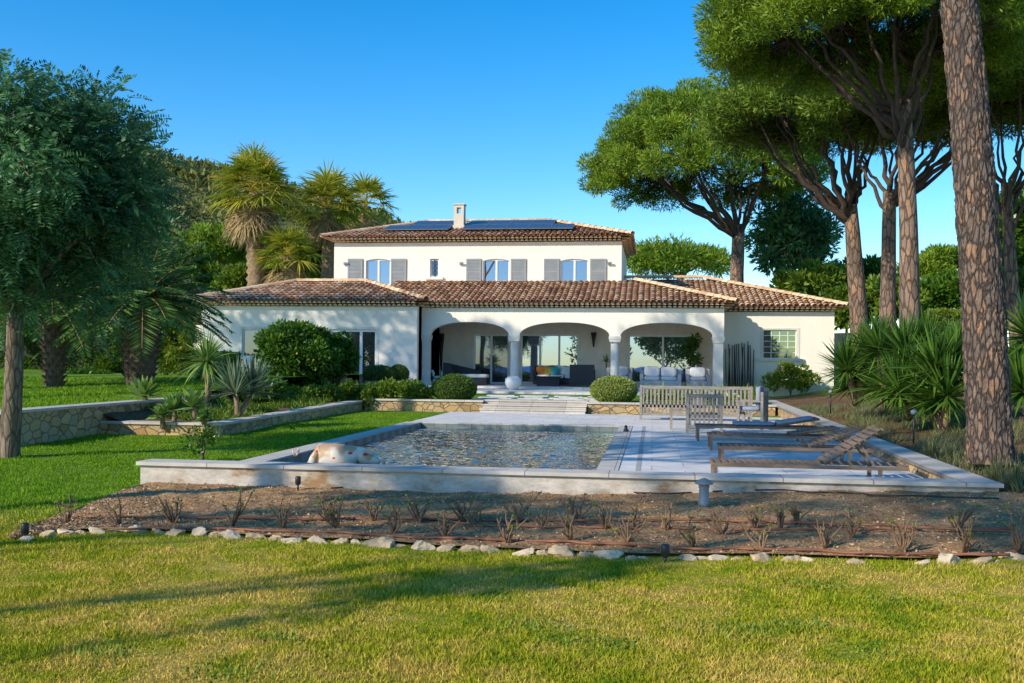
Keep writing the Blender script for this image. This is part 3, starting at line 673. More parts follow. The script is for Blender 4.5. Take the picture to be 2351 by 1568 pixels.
mb = MB(); mb.box(a-.18, b+.2, YU-.12, YU+.02, c-.12, c-.002); mb.build('window_sill', M['trim'], villa)
for px in (792, 1058, 1398):
    p = P(px, 605, YU); mb = MB(); mb.box(p.x-.05, p.x+.05, YU-.1, YU-.001, p.z-.06, p.z+.04); mb.box(p.x-.02, p.x+.14, YU-.16, YU-.1, p.z-.01, p.z+.06); mb.build('security_lamp', M['metal'], villa)
# roofs
PITCH, TL = .235, .38
def tiled(mb, o, ux, us, nn, W, tmax, slope_len):
    nc = max(1, int(W/PITCH)); pit = W/nc; r = pit*.42
    for i in range(nc):
        xc = (i+.5)*pit; tm = tmax(xc)*slope_len
        if tm < .12: continue
        k = 0
        while k*TL < tm:
            t0 = k*TL-.05; t1 = min((k+1)*TL, tm); vs = []; jit = rnd.uniform(-.012, .012); lift = rnd.uniform(0, .012)
            for (t, e, rr) in ((t0, .04+lift, r*1.05), (t1, .012, r*.86)):
                for a in range(6):
                    th = math.pi*a/5
                    vs.append(o+ux*(xc+jit-math.cos(th)*rr)+us*t+nn*(e+math.sin(th)*rr*.75))
            q = rnd.random(); q = q if rnd.random() > .12 else .1+.2*rnd.random()
            mb.add(vs, [(a, a+1, a+7, a+6) for a in range(5)], q); k += 1
def ridge(mb, p, q, r=.12):
    d = (q-p); L = d.length; d.normalize(); s = d.cross(UP).normalized(); nn = s.cross(d); k = 0
    while k*.4 < L:
        vs = []
        for (t, rr) in ((k*.4-.03, r*1.08), (min((k+1)*.4, L), r*.9)):
            for a in range(7):
                th = math.pi*a/6; vs.append(p+d*t+s*math.cos(th)*rr+nn*(math.sin(th)*rr+.02))
        mb.add(vs, [(a, a+1, a+8, a+7) for a in range(6)], rnd.uniform(.3, .7)); k += 1
SL = .285
def hip(x0, x1, y0, y1, z, hl=True, hr_=True, lean=False):
    mb = MB(); h = (y1-y0)/2 if not lean else (y1-y0); cs = 1/math.sqrt(1+SL*SL); sl = 1/cs
    tf = lambda x: min(h, (x if hl else 99), ((x1-x0-x) if hr_ else 99))
    A = Vector((x0, y0, z)); Bc = Vector((x1, y0, z)); zr = z+h*SL
    r0 = Vector((x0+(h if hl else 0), y0+h, zr)); r1 = Vector((x1-(h if hr_ else 0), y0+h, zr))
    us = Vector((0, 1, SL)).normalized(); nn = Vector((0, -SL, 1)).normalized()
    tiled(mb, A, Vector((1, 0, 0)), us, nn, x1-x0, tf, sl)
    mb.add([A, Bc, r1, r0], [(0, 1, 2, 3)], .28)
    if hr_:
        C2 = Vector((x1, y1, z))
        us = Vector((-1, 0, SL)).normalized(); nn = Vector((SL, 0, 1)).normalized()
        tiled(mb, Bc, Vector((0, 1, 0)), us, nn, y1-y0, lambda t: (min(t, (y1-y0-t)) if not lean else t), sl)
        mb.add([Bc, C2, r1], [(0, 1, 2)], .28); ridge(mb, Bc+Vector((0, 0, .04)), r1+Vector((0, 0, .06)))
    if hl:
        us = Vector((1, 0, SL)).normalized(); nn = Vector((-SL, 0, 1)).normalized()
        D2 = Vector((x0, y1, z))
        tiled(mb, D2, Vector((0, -1, 0)), us, nn, y1-y0, lambda t: min(t, (y1-y0-t)), sl)
        mb.add([A, r0, D2], [(0, 1, 2)], .28); ridge(mb, A+Vector((0, 0, .04)), r0+Vector((0, 0, .06)))
    if not lean:
        mb.add([Vector((x0, y1, z)), r0, r1, Vector((x1, y1, z))], [(0, 1, 2, 3)], .3); ridge(mb, r0+Vector((0, 0, .06)), r1+Vector((0, 0, .06)))
    return mb
def genoise(x0, x1, Yw, z, over, side=None):
    mb = MB(); nr = 2
    def row(p, ux, out, W, k):
        nc = int(W/.2); pit = W/nc; ext = over*(.45+.4*k); zz = z+.02+.1*k
        for i in range(nc):
            vs = []
            for e in (0, ext):
                for a in range(6):
                    th = math.pi*a/5; vs.append(p+ux*((i+.5)*pit+math.cos(th)*.085)+out*e+Vector((0, 0, zz-p.z+math.sin(th)*.075)))
            mb.add(vs, [(a, a+6, a+7, a+1) for a in range(5)], rnd.uniform(.45, .8))
            c = p+ux*((i+.5)*pit)+out*(ext-.02); c.z = zz
            mb.add([c+ux*math.cos(math.pi*a/5)*.08+Vector((0, 0, math.sin(math.pi*a/5)*.07)) for a in range(6)], [(0, 1, 2, 3, 4, 5)], .75)
    for k in range(nr):
        row(Vector((x0, Yw, z)), Vector((1, 0, 0)), Vector((0, -1, 0)), x1-x0, k)
        if side: row(Vector((x1, Yw, z)), Vector((0, 1, 0)), Vector((1, 0, 0)), side, k)
    return mb
def roof(mb, gmb):
    r_ = mb.build('roof', M['tile'], villa); gmb.build('eave', M['tile'], r_); return r_
OV = .45; EZ = WT+.2; UH = 8.0
roof(hip(xl0-OV, xl1+OV, YL-OV, YL-OV+6.9, EZ), genoise(xl0, xl1, YL, WT, OV, .8))
roof(hip(xl1-2, xa1+OV, YA-OV, YU+.05, EZ, hl=False, lean=True), genoise(xl1, xa1, YA, WT, OV, 2.5))
roof(hip(xu1-3, xr1+OV, YR-OV, YR-OV+11, EZ, hl=False), genoise(xa1-.3, xr1, YR, WT, OV))
ur = roof(hip(xu0-OV, xu1+OV, YU-OV, YU-OV+UH, UT+.2), genoise(xu0, xu1, YU, UT, OV, 7))
CY = 44.9; p = P(1053, 520, CY); w = .23; zt_ = Zp(1053, 470, CY); cx0 = p.x
ch = MB(); ch.box(p.x-w, p.x+w, CY, CY+.46, UT+.3, zt_-.40); ch.box(p.x-w, p.x-w+.13, CY, CY+.46, zt_-.40, zt_-.12); ch.box(p.x+w-.13, p.x+w, CY, CY+.46, zt_-.40, zt_-.12); ch.box(p.x-w, p.x+w, CY, CY+.46, zt_-.12, zt_)
ch.box(p.x-w-.04, p.x+w+.04, CY-.04, CY+.5, zt_, zt_+.05); ch.box(p.x-w-.04, p.x+w+.04, CY-.04, CY+.5, UT+.4, UT+.95)
c_ = ch.build('chimney', M['chimney'], ur)
def slope_pt(x, t): y = YU-OV+t/math.sqrt(1+SL*SL); return Vector((x, y, UT+.2+t*SL/math.sqrt(1+SL*SL)))
usv = Vector((0, 1, SL)).normalized(); nv = Vector((0, -SL, 1)).normalized()
def panel(x, t, w=.985, h=1.3, lift=.15):
    o = slope_pt(x, t)+nv*lift
    me = MB(); me.add([(0, 0, 0), (w, 0, 0), (w, h, 0), (0, h, 0), (0, 0, .04), (w, 0, .04), (w, h, .04), (0, h, .04)], [(0, 3, 2, 1), (4, 5, 6, 7), (0, 1, 5, 4), (1, 2, 6, 5), (2, 3, 7, 6), (3, 0, 4, 7)])
    ob = me.build('solar_panel', M['solar']); ob.parent = villa
    R3 = Matrix((Vector((1, 0, 0)), usv, nv)).transposed().to_4x4(); ob.matrix_local = Matrix.Translation(o-ORG[villa.name]) @ R3
    fr = MB()
    for (a, b, c, d) in ((0, w, 0, .03), (0, w, h-.03, h), (0, .03, .03, h-.03), (w-.03, w, .03, h-.03)): fr.box(a, b, c, d, .036, .046)
    ORG[ob.name] = Vector((0, 0, 0)); fr.build('panel_frame', M['metal'], ob)
for i in range(3): panel(cx0-.3-1.0*(i+1), 1.05)
for i in range(5): panel(cx0+.3+1.0*i, 1.05)
for i in range(2): panel(cx0-.3-1.0*(i+1), 2.4)
for i in range(4): panel(cx0+.3+1.0*i, 2.4)
# ------------------------------------------------------------------ foliage generators
def bez(a, b, c, n): return [a.lerp(b, t).lerp(b.lerp(c, t), t) for t in np.linspace(0, 1, n)]
def tree(name, label, cat, base, fork, c, r, tr, ncl, cr, per, L, W, lm, bm, group=None, lo=-.25, hi=1, shell=.78, limbs=8, up=.5, squash=.7, twig=True, flat=0.0, sink=.3, limb_start=.72, lw=.5):
    root = empty(name, base, label, cat, group); base = V3(base); fork = V3(fork); c = V3(c)
    mb = MB(); n = 14; mid = base.lerp(fork, .5)+Vector((rnd.uniform(-.02, .02)*(fork-base).length, 0, 0))
    pts = bez(base-Vector((0, 0, sink)), mid, fork, n)
    mb.tube(pts, [tr*(1.25 if i == 0 else 1.08 if i == 1 else 1-.35*i/n) for i in range(n)], 14, jit=.06)
    mb.build('trunk', bm, root, smooth=True)
    cen = ell(ncl, c, r, lo, hi, shell)
    br = MB(); mains = []
    for k in range(limbs):
        a = 2*math.pi*(k+rnd.random()*.6)/limbs; q = rnd.uniform(.35, .75)
        e = c+Vector((math.cos(a)*r[0]*q, math.sin(a)*r[1]*q, r[2]*rnd.uniform(-.1, .35)))
        s = base.lerp(fork, rnd.uniform(limb_start, 1.0)); m_ = s.lerp(e, .5)+Vector((0, 0, -abs(e.z-s.z)*.12)); m_.x += (e.x-s.x)*.12; m_.y += (e.y-s.y)*.12
        m = bez(s, m_, e, 11); sc = (e-s).length*.025
        m = [q_+Vector((rnd.uniform(-1, 1), rnd.uniform(-1, 1), rnd.uniform(-1, 1)))*(sc if 0 < j < 10 else 0) for j, q_ in enumerate(m)]; mains.append(m)
        lr = lw*rnd.uniform(.7, 1.1)
        br.tube(m, [tr*lr*(1-.75*i/10) for i in range(11)], 7, jit=.12)
    flatm = [(q, j) for m in mains for j, q in enumerate(m) if j >= 3]
    arr = np.array([tuple(q) for q, j in flatm])
    if twig:
        for p in cen:
            i = int(np.argmin(((arr-p)**2*np.array([1, 1, .6])).sum(1))); s = flatm[i][0]; e = Vector(p)
            m_ = s.lerp(e, .5)+Vector((rnd.uniform(-.1, .1), rnd.uniform(-.1, .1), -.12))*cr*1.5; br.tube(bez(s, m_, e, 5), [tr*.11, tr*.09, tr*.07, tr*.05, tr*.03], 5, caps=False)
            for t in range(2):
                e2 = e+Vector((rnd.gauss(0, 1), rnd.gauss(0, 1), rnd.gauss(0, .4)))*cr*.7; br.tube([m_, m_.lerp(e2, .6)+Vector((0, 0, .05*cr)), e2], [tr*.045, tr*.03, tr*.015], 4, caps=False)
    br.build('branches', M['bark_dark'] if bm is not M['bark_grey'] else M['bark_grey'], root, smooth=True)
    fb = FB(); rad = cr*(.7+.6*rng.random(len(cen))); clumps(fb, cen, rad, per, L, W, up, squash, flat); fb.build('crown', lm, root); return root
def shrub(name, label, cat, base, c, r, ncl, cr, per, L, W, lm, group=None, lo=-1, shell=.5, flat=.3, stems=4, up=.3):
    root = empty(name, base, label, cat, group); base = V3(base); c = V3(c); mb = MB()
    for k in range(stems):
        a = 6.28*k/stems; e = c+Vector((math.cos(a)*r[0]*.4, math.sin(a)*r[1]*.4, r[2]*.2)); mb.tube(bez(base-Vector((0, 0, .1)), base.lerp(c, .5), e, 5), [.035*max(.4, r[2]), .03*max(.4, r[2]), .025*max(.4, r[2]), .02*max(.4, r[2]), .01], 6)
    mb.build('stem', M['bark_grey'], root, smooth=True)
    fb = FB(); cen = ell(ncl, c, r, lo, 1, shell); clumps(fb, cen, cr*(.7+.6*rng.random(ncl)), per, L, W, up, .85, flat); fb.build('foliage', lm, root); return root
def ball(name, label, base, r, lm, n=9000, group=None, rz=None):
    rz = rz or r; root = empty(name, base, label, 'topiary', group); c = V3(base)+Vector((0, 0, rz*.93))
    mb = MB(); mb.blob(c, r*.93, r*.93, rz*.93, 4, .06, 3); mb.build('core', col('topiary_core', (.03, .05, .012)), root, smooth=True)
    dr = nrm(rng.normal(size=(n, 3))); pos = np.array(c)+dr*np.array([r, r, rz])*(.93+.07*rng.random((n, 1))); d = dr*.6+rng.normal(size=(n, 3))*.6
    V, F = blades(pos, d, .05*(.6+.8*rng.random(n)), .028, 0); fb = FB(); fb.add(V, F, rng.random(n)); fb.build('foliage', lm, root); return root
def strips(fb, base, d0, L, W, droop, nseg=4, prof=None, rv=None, side=None):
    n = len(base); d0 = nrm(d0)
    if side is None: side = nrm(np.cross(d0, np.array([0, 0, 1.0])+rng.normal(size=(n, 3))*.25))
    L = np.broadcast_to(L, (n,))[:, None]; W = np.broadcast_to(W, (n,))[:, None]; droop = np.broadcast_to(droop, (n,))[:, None]
    rings = []
    for k in range(nseg+1):
        s = k/nseg; p = base+d0*L*s+np.array([0, 0, -1.0])*droop*L*s**2.2
        w = W*((.55+.45*min(1, s*4))*(1-s**2.5)+.03) if prof is None else W*prof(s)
        rings.append(np.stack([p-side*w/2, p+side*w/2], 1))
    A = np.stack(rings, 1).reshape(-1, 3); m = (nseg+1)*2
    b = (np.arange(n)*m)[:, None, None]; k = np.arange(nseg)[None, :, None]*2
    F = (b+k+np.array([0, 1, 3, 2])[None, None, :]).reshape(-1, 4)
    r_ = rng.random(n) if rv is None else rv
    fb.add(A, F, np.repeat(r_, nseg)); return fb
def rosette(fb, c, n, L, W, e0=-.2, e1=1.4, droop=.25, prof=None, nseg=4):
    t = rng.random(n)*2*np.pi; e = e0+(e1-e0)*rng.random(n)
    d = np.stack([np.cos(t)*np.cos(e), np.sin(t)*np.cos(e), np.sin(e)], 1); base = np.array(c)+d*.05*L
    l = L*(.75+.35*rng.random(n)); strips(fb, base, d, l, W*(.8+.4*rng.random(n)), droop*(.5+rng.random(n))*np.cos(e), nseg, prof); return fb
def spiky(name, label, cat, base, tops, n, L, W, lm, e0=-.3, e1=1.45, droop=.2, tr=.07, group=None, prof=None, trunkm=None):
    root = empty(name, base, label, cat, group); mb = MB(); fb = FB(); base = V3(base)
    for tp in tops:
        tp = V3(tp); mb.tube(bez(base-Vector((0, 0, .1)), base.lerp(tp, .5)+Vector((.03, 0, 0)), tp, 6), tr, 9, jit=.15); rosette(fb, tp, n, L, W, e0, e1, droop, prof)
    mb.build('trunk', trunkm or M['palm_bark'], root, smooth=True); fb.build('leaves', lm, root); return root
def fanpalm(name, label, base, top, tr, nf, Lp, Lb):
    root = empty(name, base, label, 'palm tree'); base = V3(base); top = V3(top); mb = MB(); pts = bez(base-Vector((0, 0, .3)), base.lerp(top, .5), top, 30)
    mb.tube(pts, [tr*(1.25-.35*i/29)*(1.12 if i % 2 else .95) for i in range(30)], 12, jit=.15); mb.build('trunk', M['palm_bark'], root, smooth=True)
    def fronds(elist, Lp, Lb, fb, rlo, rhi, drp, bend):
        for k, e in enumerate(elist):
            t = k*2.39996+rnd.uniform(-.3, .3); d = Vector((math.cos(t)*math.cos(e), math.sin(t)*math.cos(e), math.sin(e)))
            s = Vector((-math.sin(t), math.cos(t), 0)); lp = Lp*rnd.uniform(.7, 1.2); o = top+d*.1; h = o+d*lp+Vector((0, 0, -.08*lp*math.cos(e)))
            nb = 20; strips(fb, np.array([tuple(o)]), np.array([tuple(h-o)]), lp, .07, 0, 3, lambda q: 1, np.array([rhi]))
            d2 = (d+Vector((0, 0, -bend*math.cos(e)))).normalized(); ang = np.linspace(-1.75, 1.75, nb)
            dd = np.array([tuple(d2*math.cos(a)+s*math.sin(a)) for a in ang])+rng.normal(size=(nb, 3))*.06
            up_ = d2.cross(s); sd = np.array([tuple(s*math.cos(a)-d2*math.sin(a)) for a in ang])+np.array(tuple(up_))*.3*((np.arange(nb) % 2)*2-1)[:, None]
            q = rnd.uniform(rlo, rhi); strips(fb, np.array([tuple(h)]*nb), dd, Lb*(.75+.25*np.cos(ang*.5))*rnd.uniform(.75, 1.15), .10, drp*(.4+1.2*rng.random(nb)), 5, lambda q_: 1-q_**2.2+.03, np.clip(q+rng.normal(size=nb)*.08, 0, 1), nrm(sd))
    fb = FB(); es = [1.45-1.75*(k/(nf-1))**.95 for k in range(nf)]; fronds(es, Lp, Lb, fb, .15, .95, .3, .12); fb.build('crown', M['palm'], root)
    fb = FB(); fronds([-.75-.6*rnd.random() for k in range(nf//2)], Lp*.8, Lb*.9, fb, .2, .9, .3, .3); fb.build('dead_skirt', M['thatch'], root); return root
def datepalm(name, label, base, top, tr, nf, L, lm):
    root = empty(name, base, label, 'palm tree'); base = V3(base); top = V3(top); mb = MB()
    pts = bez(base-Vector((0, 0, .2)), base.lerp(top, .5), top, 16); mb.tube(pts, [tr*(.85+.25*math.sin(i/15*2.6)) for i in range(16)], 16)
    H = (top-base).length; nr = int(H/.15)
    for j in range(nr):
        for k in range(10):
            a = 2*math.pi*(k+.5*(j % 2))/10; q = base.lerp(top, (j+.5)/nr); rr = tr*(.85+.25*math.sin((j+.5)/nr*2.6)); o = Vector((math.cos(a), math.sin(a), 0)); s = Vector((-o.y, o.x, 0)); g = tr*.26
            tip = q+o*(rr+.13)+Vector((0, 0, .12)); lo_ = q+o*rr*.9-Vector((0, 0, .07))
            mb.add([q+o*rr*.93-s*g, lo_, q+o*rr*.93+s*g, tip, q+o*rr*.9+Vector((0, 0, .09))], [(0, 1, 3), (1, 2, 3), (2, 4, 3), (4, 0, 3)], .5)
    mb.build('trunk', M['palm_bark_dark'], root); fb = FB(); rib = MB()
    for k in range(nf):
        t = k*2.39996; e = 1.35-1.6*(k/nf); d = Vector((math.cos(t)*math.cos(e), math.sin(t)*math.cos(e), math.sin(e))); n = 40
        ll = L*rnd.uniform(.85, 1.1); pts = [top+d*ll*s+Vector((0, 0, -.42*ll*math.cos(e)*s**2)) for s in np.linspace(0, 1, n)]
        rib.tube(pts[::4], [.035*(1-.09*i) for i in range(len(pts[::4]))], 4, caps=False)
        pa = np.array([tuple(p) for p in pts]); tg = nrm(np.gradient(pa, axis=0)); s = nrm(np.cross(tg, np.array([0, 0, 1.0])))
        for sg in (-1, 1):
            dd = tg*.75+s*sg+np.array([0, 0, -.15])+rng.normal(size=(n, 3))*.08; ln = .55*np.sin(np.linspace(.25, 2.95, n))+.12
            V, F = blades(pa[2:], dd[2:], ln[2:]*L/3, .048, .4); fb.add(V, F, np.clip(rng.random(n-2)*.5+.5*rnd.random(), 0, 1))
    rib.build('frond_ribs', M['thatch'], root); fb.build('crown', lm, root); return root
px_m = lambda px, d: px/2300*d
# ------------------------------------------------------------------ hill and far woods
def hz(x, y):
    hx = np.interp(x, [-260, -160, -93, -72, -50, -30, -5, 30, 80], [46, 45, 40, 34, 26, 14, 5, 2, -3])
    return 1+hx*math.exp(-((y-200)/48)**2)*1.0+2.2*noise.noise(Vector((x*.05, y*.05, 0)))*min(1, hx/10)
grid_obj('hill', list(np.linspace(-260, 70, 70)), list(np.linspace(85, 330, 50)), hz, plain('hillside_scrub', (.10, .11, .04), .95, .4, .2, 0))
fb = FB(); nC = 1400; hx_ = rng.uniform(-150, 0, nC); hy_ = rng.uniform(130, 215, nC)
cen = np.array([(x, y, hz(x, y)+.6) for x, y in zip(hx_, hy_)]); clumps(fb, cen, 1.4+1.8*rng.random(nC), 70, 1.1, .55, .3, .8); o = fb.build('forest', M['forest']); o['kind'] = 'stuff'
def bgtree(label, cpx, cpy, rx, rz, d, lm, ncl=45, per=150, L=.5, W=.22, lo=-.5, name='broadleaf_tree', group=None, shell=.55, cr=None, flat=.2, tw=False, bz=.9):
    c = at(cpx, cpy, d); Rx = px_m(rx, d); Rz = px_m(rz, d); b = Vector((c.x, c.y, bz)); fk = Vector((c.x, c.y, max(b.z+.5, c.z-Rz*.45)))
    return tree(name, label, 'tree', b, fk, c, (Rx, Rx*.8, Rz), max(.1, Rx*.06), ncl, cr or min(Rx, Rz)*.34, per, L, W, lm, M['bark_grey'], group, lo=lo, shell=shell, limbs=5, twig=tw, up=.3, flat=flat)
bgtree('low bright green umbrella pine behind the right end of the roof', 1560, 606, 120, 40, 85, M['needle'], 60, 170, .6, .1, lo=-.2, name='pine_tree', cr=1.1, flat=0)
bgtree('feathery blue green tree between the roof and the pine trunks', 1825, 545, 95, 105, 62, M['mimosa'], 85, 110, .5, .13, lo=-.9, shell=.35, cr=.7, tw=True)
bgtree('mid green tree below the feathery blue green tree', 1870, 665, 80, 55, 58, M['leaf_mid'], 50, 170, .35, .16)
bgtree('low green tree just right of the right wing roof', 1945, 710, 55, 45, 55, M['leaf_mid'], 40, 160, .3, .14, lo=-.9)
bgtree('dark bushy tree behind the leaning pine trunk', 1975, 660, 75, 55, 66, M['leaf'], 45, 160, .45, .2)
bgtree('light green pine crown right of the slender pine trunks', 2160, 620, 85, 50, 75, M['needle'], 60, 170, .5, .1, name='pine_tree', flat=0)
bgtree('dark evergreen tree behind the right yuccas', 2180, 680, 80, 50, 52, M['leaf'], 50, 170, .35, .16)
bgtree('dark tree at the right edge behind the thick trunk', 2350, 560, 75, 130, 45, M['leaf'], 60, 170, .35, .18)
bgtree('mid green tree filling the gap right of the thick trunk', 2310, 690, 75, 65, 42, M['leaf_mid'], 45, 160, .3, .14, lo=-.9)
bgtree('mid green tree between the two close pine trunks', 2040, 700, 70, 50, 50, M['leaf_mid'], 40, 160, .35, .16)
bgtree('light green pine behind the tall fan palm', 500, 575, 100, 50, 75, M['needle'], 60, 170, .5, .1, name='pine_tree', flat=0)
bgtree('yellowish tree on the slope left of the tall palm', 420, 630, 90, 60, 70, M['leaf_mid'], 60, 160, .4, .16)
bgtree('green tree between the fan palms and the upper storey', 700, 610, 75, 50, 62, M['leaf_mid'], 50, 160, .35, .16)
bgtree('dark green tree behind the left hedge', 200, 690, 120, 95, 48, M['leaf'], 80, 170, .3, .14)
bgtree('dark green tree at the left edge behind the feathery tree', 40, 700, 120, 120, 42, M['leaf'], 80, 170, .3, .14)
bgtree('olive coloured tree left of the left wing roof', 400, 700, 70, 55, 56, M['greyleaf'], 50, 160, .3, .1)
bgtree('leafy tree above the left end of the lower roof', 560, 650, 70, 38, 58, M['leaf_mid'], 45, 160, .35, .16)
def hedge(label, px0, px1, py0, py1, d, lm, name='hedge', n=9000, dp=1.2, L=.12, W=.07, cat='hedge', group=None):
    a = at(px0, py1, d); b = at(px1, py1, d); z1 = at(px0, py0, d).z; z0 = a.z; c = (a+b)/2
    root = empty(name, (c.x, c.y, z0), label, cat, group); ux = (b-a); ux.z = 0; Ln = ux.length; ux.normalize(); uy = Vector((-ux.y, ux.x, 0))
    mb = MB(); mb.cushion((c.x, c.y, (z0+z1)/2), (Ln/2*.96, dp/2*.92, (z1-z0)/2*.96), .25, Matrix.Rotation(math.atan2(ux.y, ux.x), 3, 'Z')); mb.build('core', col('hedge_core', (.02, .035, .01)), root, smooth=True)
    s = rng.uniform(-1, 1, (n, 3)); ax = rng.integers(0, 3, n); k = np.arange(n); s[k, ax] = np.sign(s[k, ax])*(.93+.1*rng.random(n))
    rag = np.array([noise.noise(Vector((q[0]*Ln, q[1], q[2]*2))) for q in s])
    pos = np.array([tuple(Vector((c.x, c.y, (z0+z1)/2))+ux*float(q[0]*Ln/2)+uy*float(q[1]*dp/2)+UP*float(q[2]*(z1-z0)/2+.15*w*(z1-z0))) for q, w in zip(s, rag)])
    V, F = blades(pos, s*.6+rng.normal(size=(n, 3))*.6, L*(.6+.8*rng.random(n)), W, .1); fb = FB(); fb.add(V, F, np.clip(.5+.4*rag+.25*(rng.random(n)-.5), 0, 1)); fb.build('foliage', lm, root); return root
hedge('tall clipped hedge behind the upper lawn at far left', 130, 272, 752, 874, 42, M['leaf_mid'])
hedge('light green hedge behind the right yuccas', 2100, 2225, 716, 775, 40, M['leaf_light'])
hedge('dark hedge left of the pineapple shaped palm trunk', 0, 130, 770, 880, 45, M['leaf'])
hedge('dense shrub row at the foot of the left wing wall', 380, 540, 815, 900, 38.2, M['leaf'], n=9000)
p0 = at(277, 832, 44); z1 = at(277, 737, 44).z
mb = MB(); mb.box(p0.x-.2, p0.x+.2, p0.y-.2, p0.y+.2, .8, z1); mb.box(p0.x-.26, p0.x+.26, p0.y-.26, p0.y+.26, z1, z1+.12); tag(mb.build('gate_pillar', M['stucco'], loc=(p0.x, p0.y, .8)), 'pale square gate pillar beside the pineapple shaped palm trunk', 'pillar')
a = at(300, 745, 45); b = at(462, 745, 45)
mb = MB(); mb.bar((a.x, a.y, (a.z+.6)/2), (b.x, b.y, (a.z+.6)/2), .2, a.z-.6); tag(mb.build('garden_wall', M['stucco'], loc=(a.x, a.y, .6)), 'pale garden wall joining the left end of the villa', 'wall')
a = at(1916, 768, 46); b = at(2240, 766, 40)
mb = MB(); mb.bar((a.x, a.y, (a.z+.6)/2), (b.x, b.y, (a.z+.6)/2), .2, a.z-.6); mb.bar((a.x, a.y, a.z+.03), (b.x, b.y, a.z+.03), .3, .06); tag(mb.build('garden_wall', M['chimney'], loc=(a.x, a.y, .6)), 'tan garden wall right of the villa behind the yuccas', 'wall')
# ------------------------------------------------------------------ pines on the right
def pine(label, bpx, bpy_, d, fpx, fpy, cpx, cpy, rx, rz, wpx, ncl, per, cr, L, W, lm='needle', bz=None, lo=-.3, limbs=9, bm='bark', ry=1.0, dd=0, ls=.72, hi=1, lw=.32, squash=.65):
    b = at(bpx, bpy_, d)
    if bz is not None: b.z = bz
    fk = at(fpx, fpy, d); c = at(cpx, cpy, d+dd); Rx = px_m(rx, d)
    return tree('pine_tree', label, 'tree', b, fk, c, (Rx, Rx*ry, px_m(rz, d)), px_m(wpx, d)/2, ncl, cr, per, L, W, M[lm], M[bm], lo=lo, limbs=limbs, up=.45, limb_start=ls, hi=hi, lw=lw, squash=squash)
pine('big umbrella pine with rounded crown rising behind the right end of the roof', 1693, 660, 58, 1697, 515, 1615, 390, 262, 180, 40, 330, 400, .78, .26, .055, bz=.9, lo=-.3, ls=.85, limbs=14)
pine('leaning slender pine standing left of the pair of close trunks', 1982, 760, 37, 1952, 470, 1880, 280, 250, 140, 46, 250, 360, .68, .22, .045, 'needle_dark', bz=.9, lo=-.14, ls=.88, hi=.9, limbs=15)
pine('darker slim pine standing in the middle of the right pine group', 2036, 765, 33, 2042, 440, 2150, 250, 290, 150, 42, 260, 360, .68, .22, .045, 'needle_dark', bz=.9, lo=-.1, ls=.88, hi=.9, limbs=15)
pine('tall straight pine with sunlit reddish bark left of the thick near trunk', 2090, 780, 25.5, 2074, 230, 1985, 85, 345, 250, 50, 440, 430, .5, .17, .032, bz=.9, lo=-.16, ls=.82, limbs=16)
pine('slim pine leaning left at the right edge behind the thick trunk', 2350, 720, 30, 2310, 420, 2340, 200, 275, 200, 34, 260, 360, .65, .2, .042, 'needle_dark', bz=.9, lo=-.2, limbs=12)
b = at(2276, 1045, 13.0); t = at(2188, -150, 13.6); root = empty('pine_tree', b, 'thick near pine trunk with plated bark at the right edge', 'tree')
mb = MB(); nr, ns = 420, 120; V = []; F = []
for j in range(nr+1):
    s = j/nr; c = b.lerp(t, s)+Vector((.05*math.sin(s*3), 0, -.1)); rad = (.285-.05*s)*(1+.12*max(0, 1-s*14)**2)
    for k in range(ns):
        a = 2*math.pi*k/ns; q = Vector((math.cos(a)*rad*21, math.sin(a)*rad*21, c.z*5.6)); w_ = noise.noise_vector(q*.5)*.8
        dist, _ = noise.voronoi(q+w_); e = min(1, (dist[1]-dist[0])/.35); rr = rad*(1-.075*(1-e))+.014*noise.noise(q*1.2)+.014*noise.noise(q*.3)
        V.append((c.x+math.cos(a)*rr, c.y+math.sin(a)*rr, c.z))
for j in range(nr):
    for k in range(ns): k2 = (k+1) % ns; F.append((j*ns+k, j*ns+k2, (j+1)*ns+k2, (j+1)*ns+k))
mb.add(V, F); mb.build('trunk', M['bark_near'], root, smooth=True)
br = MB(); cc = t+Vector((0, .5, 2.6)); cen = ell(70, cc, (3.2, 3.2, 1.0), -.1, 1, .75)
for k in range(8):
    a = k*.785; br.tube(bez(t, t+Vector((math.cos(a)*1, math.sin(a)*1, .8)), cc+Vector((math.cos(a)*2.2, math.sin(a)*2.2, .2)), 7), [.1, .09, .075, .06, .05, .04, .02], 7)
br.tube([t, t+Vector((0, .2, 1.6))], [.22, .12], 10); br.build('branches', M['bark_dark'], root, smooth=True)
fb = FB(); clumps(fb, cen, .55*(.7+.6*rng.random(70)), 200, .2, .035, .4, .7); fb.build('crown', M['needle'], root)
# trees out to the left that shade the facade, the pool and the bed
def shade_tree(name, label, c, rx, rz, h0=0, ncl=45, per=110, cr=None, tr=.2, base=None):
    c = V3(c); b = V3(base) if base else Vector((c.x, c.y, h0)); tree(name, label, 'tree', b, (c.x+.2, c.y, c.z-rz*1.1), c, (rx, rx, rz), tr, ncl, cr or rx*.24, per, .5 if rx > 1 else .22, .1 if rx > 1 else .05, M['needle'], M['bark'], lo=-.4 if rx > 1 else -1, limbs=7, up=.4, shell=.4)
shade_tree('pine_tree', 'tall umbrella pine beyond the left frame edge, farthest from the pool', (-29.6, 23.5, 14.2), 4.0, 1.3, ncl=30)
shade_tree('pine_tree', 'tall umbrella pine beyond the left frame edge, second farthest', (-25.4, 21.4, 15.9), 3.8, 1.3, ncl=27)
shade_tree('pine_tree', 'tall umbrella pine beyond the left frame edge, third farthest', (-21.5, 19.2, 17.8), 3.4, 1.3, ncl=23)
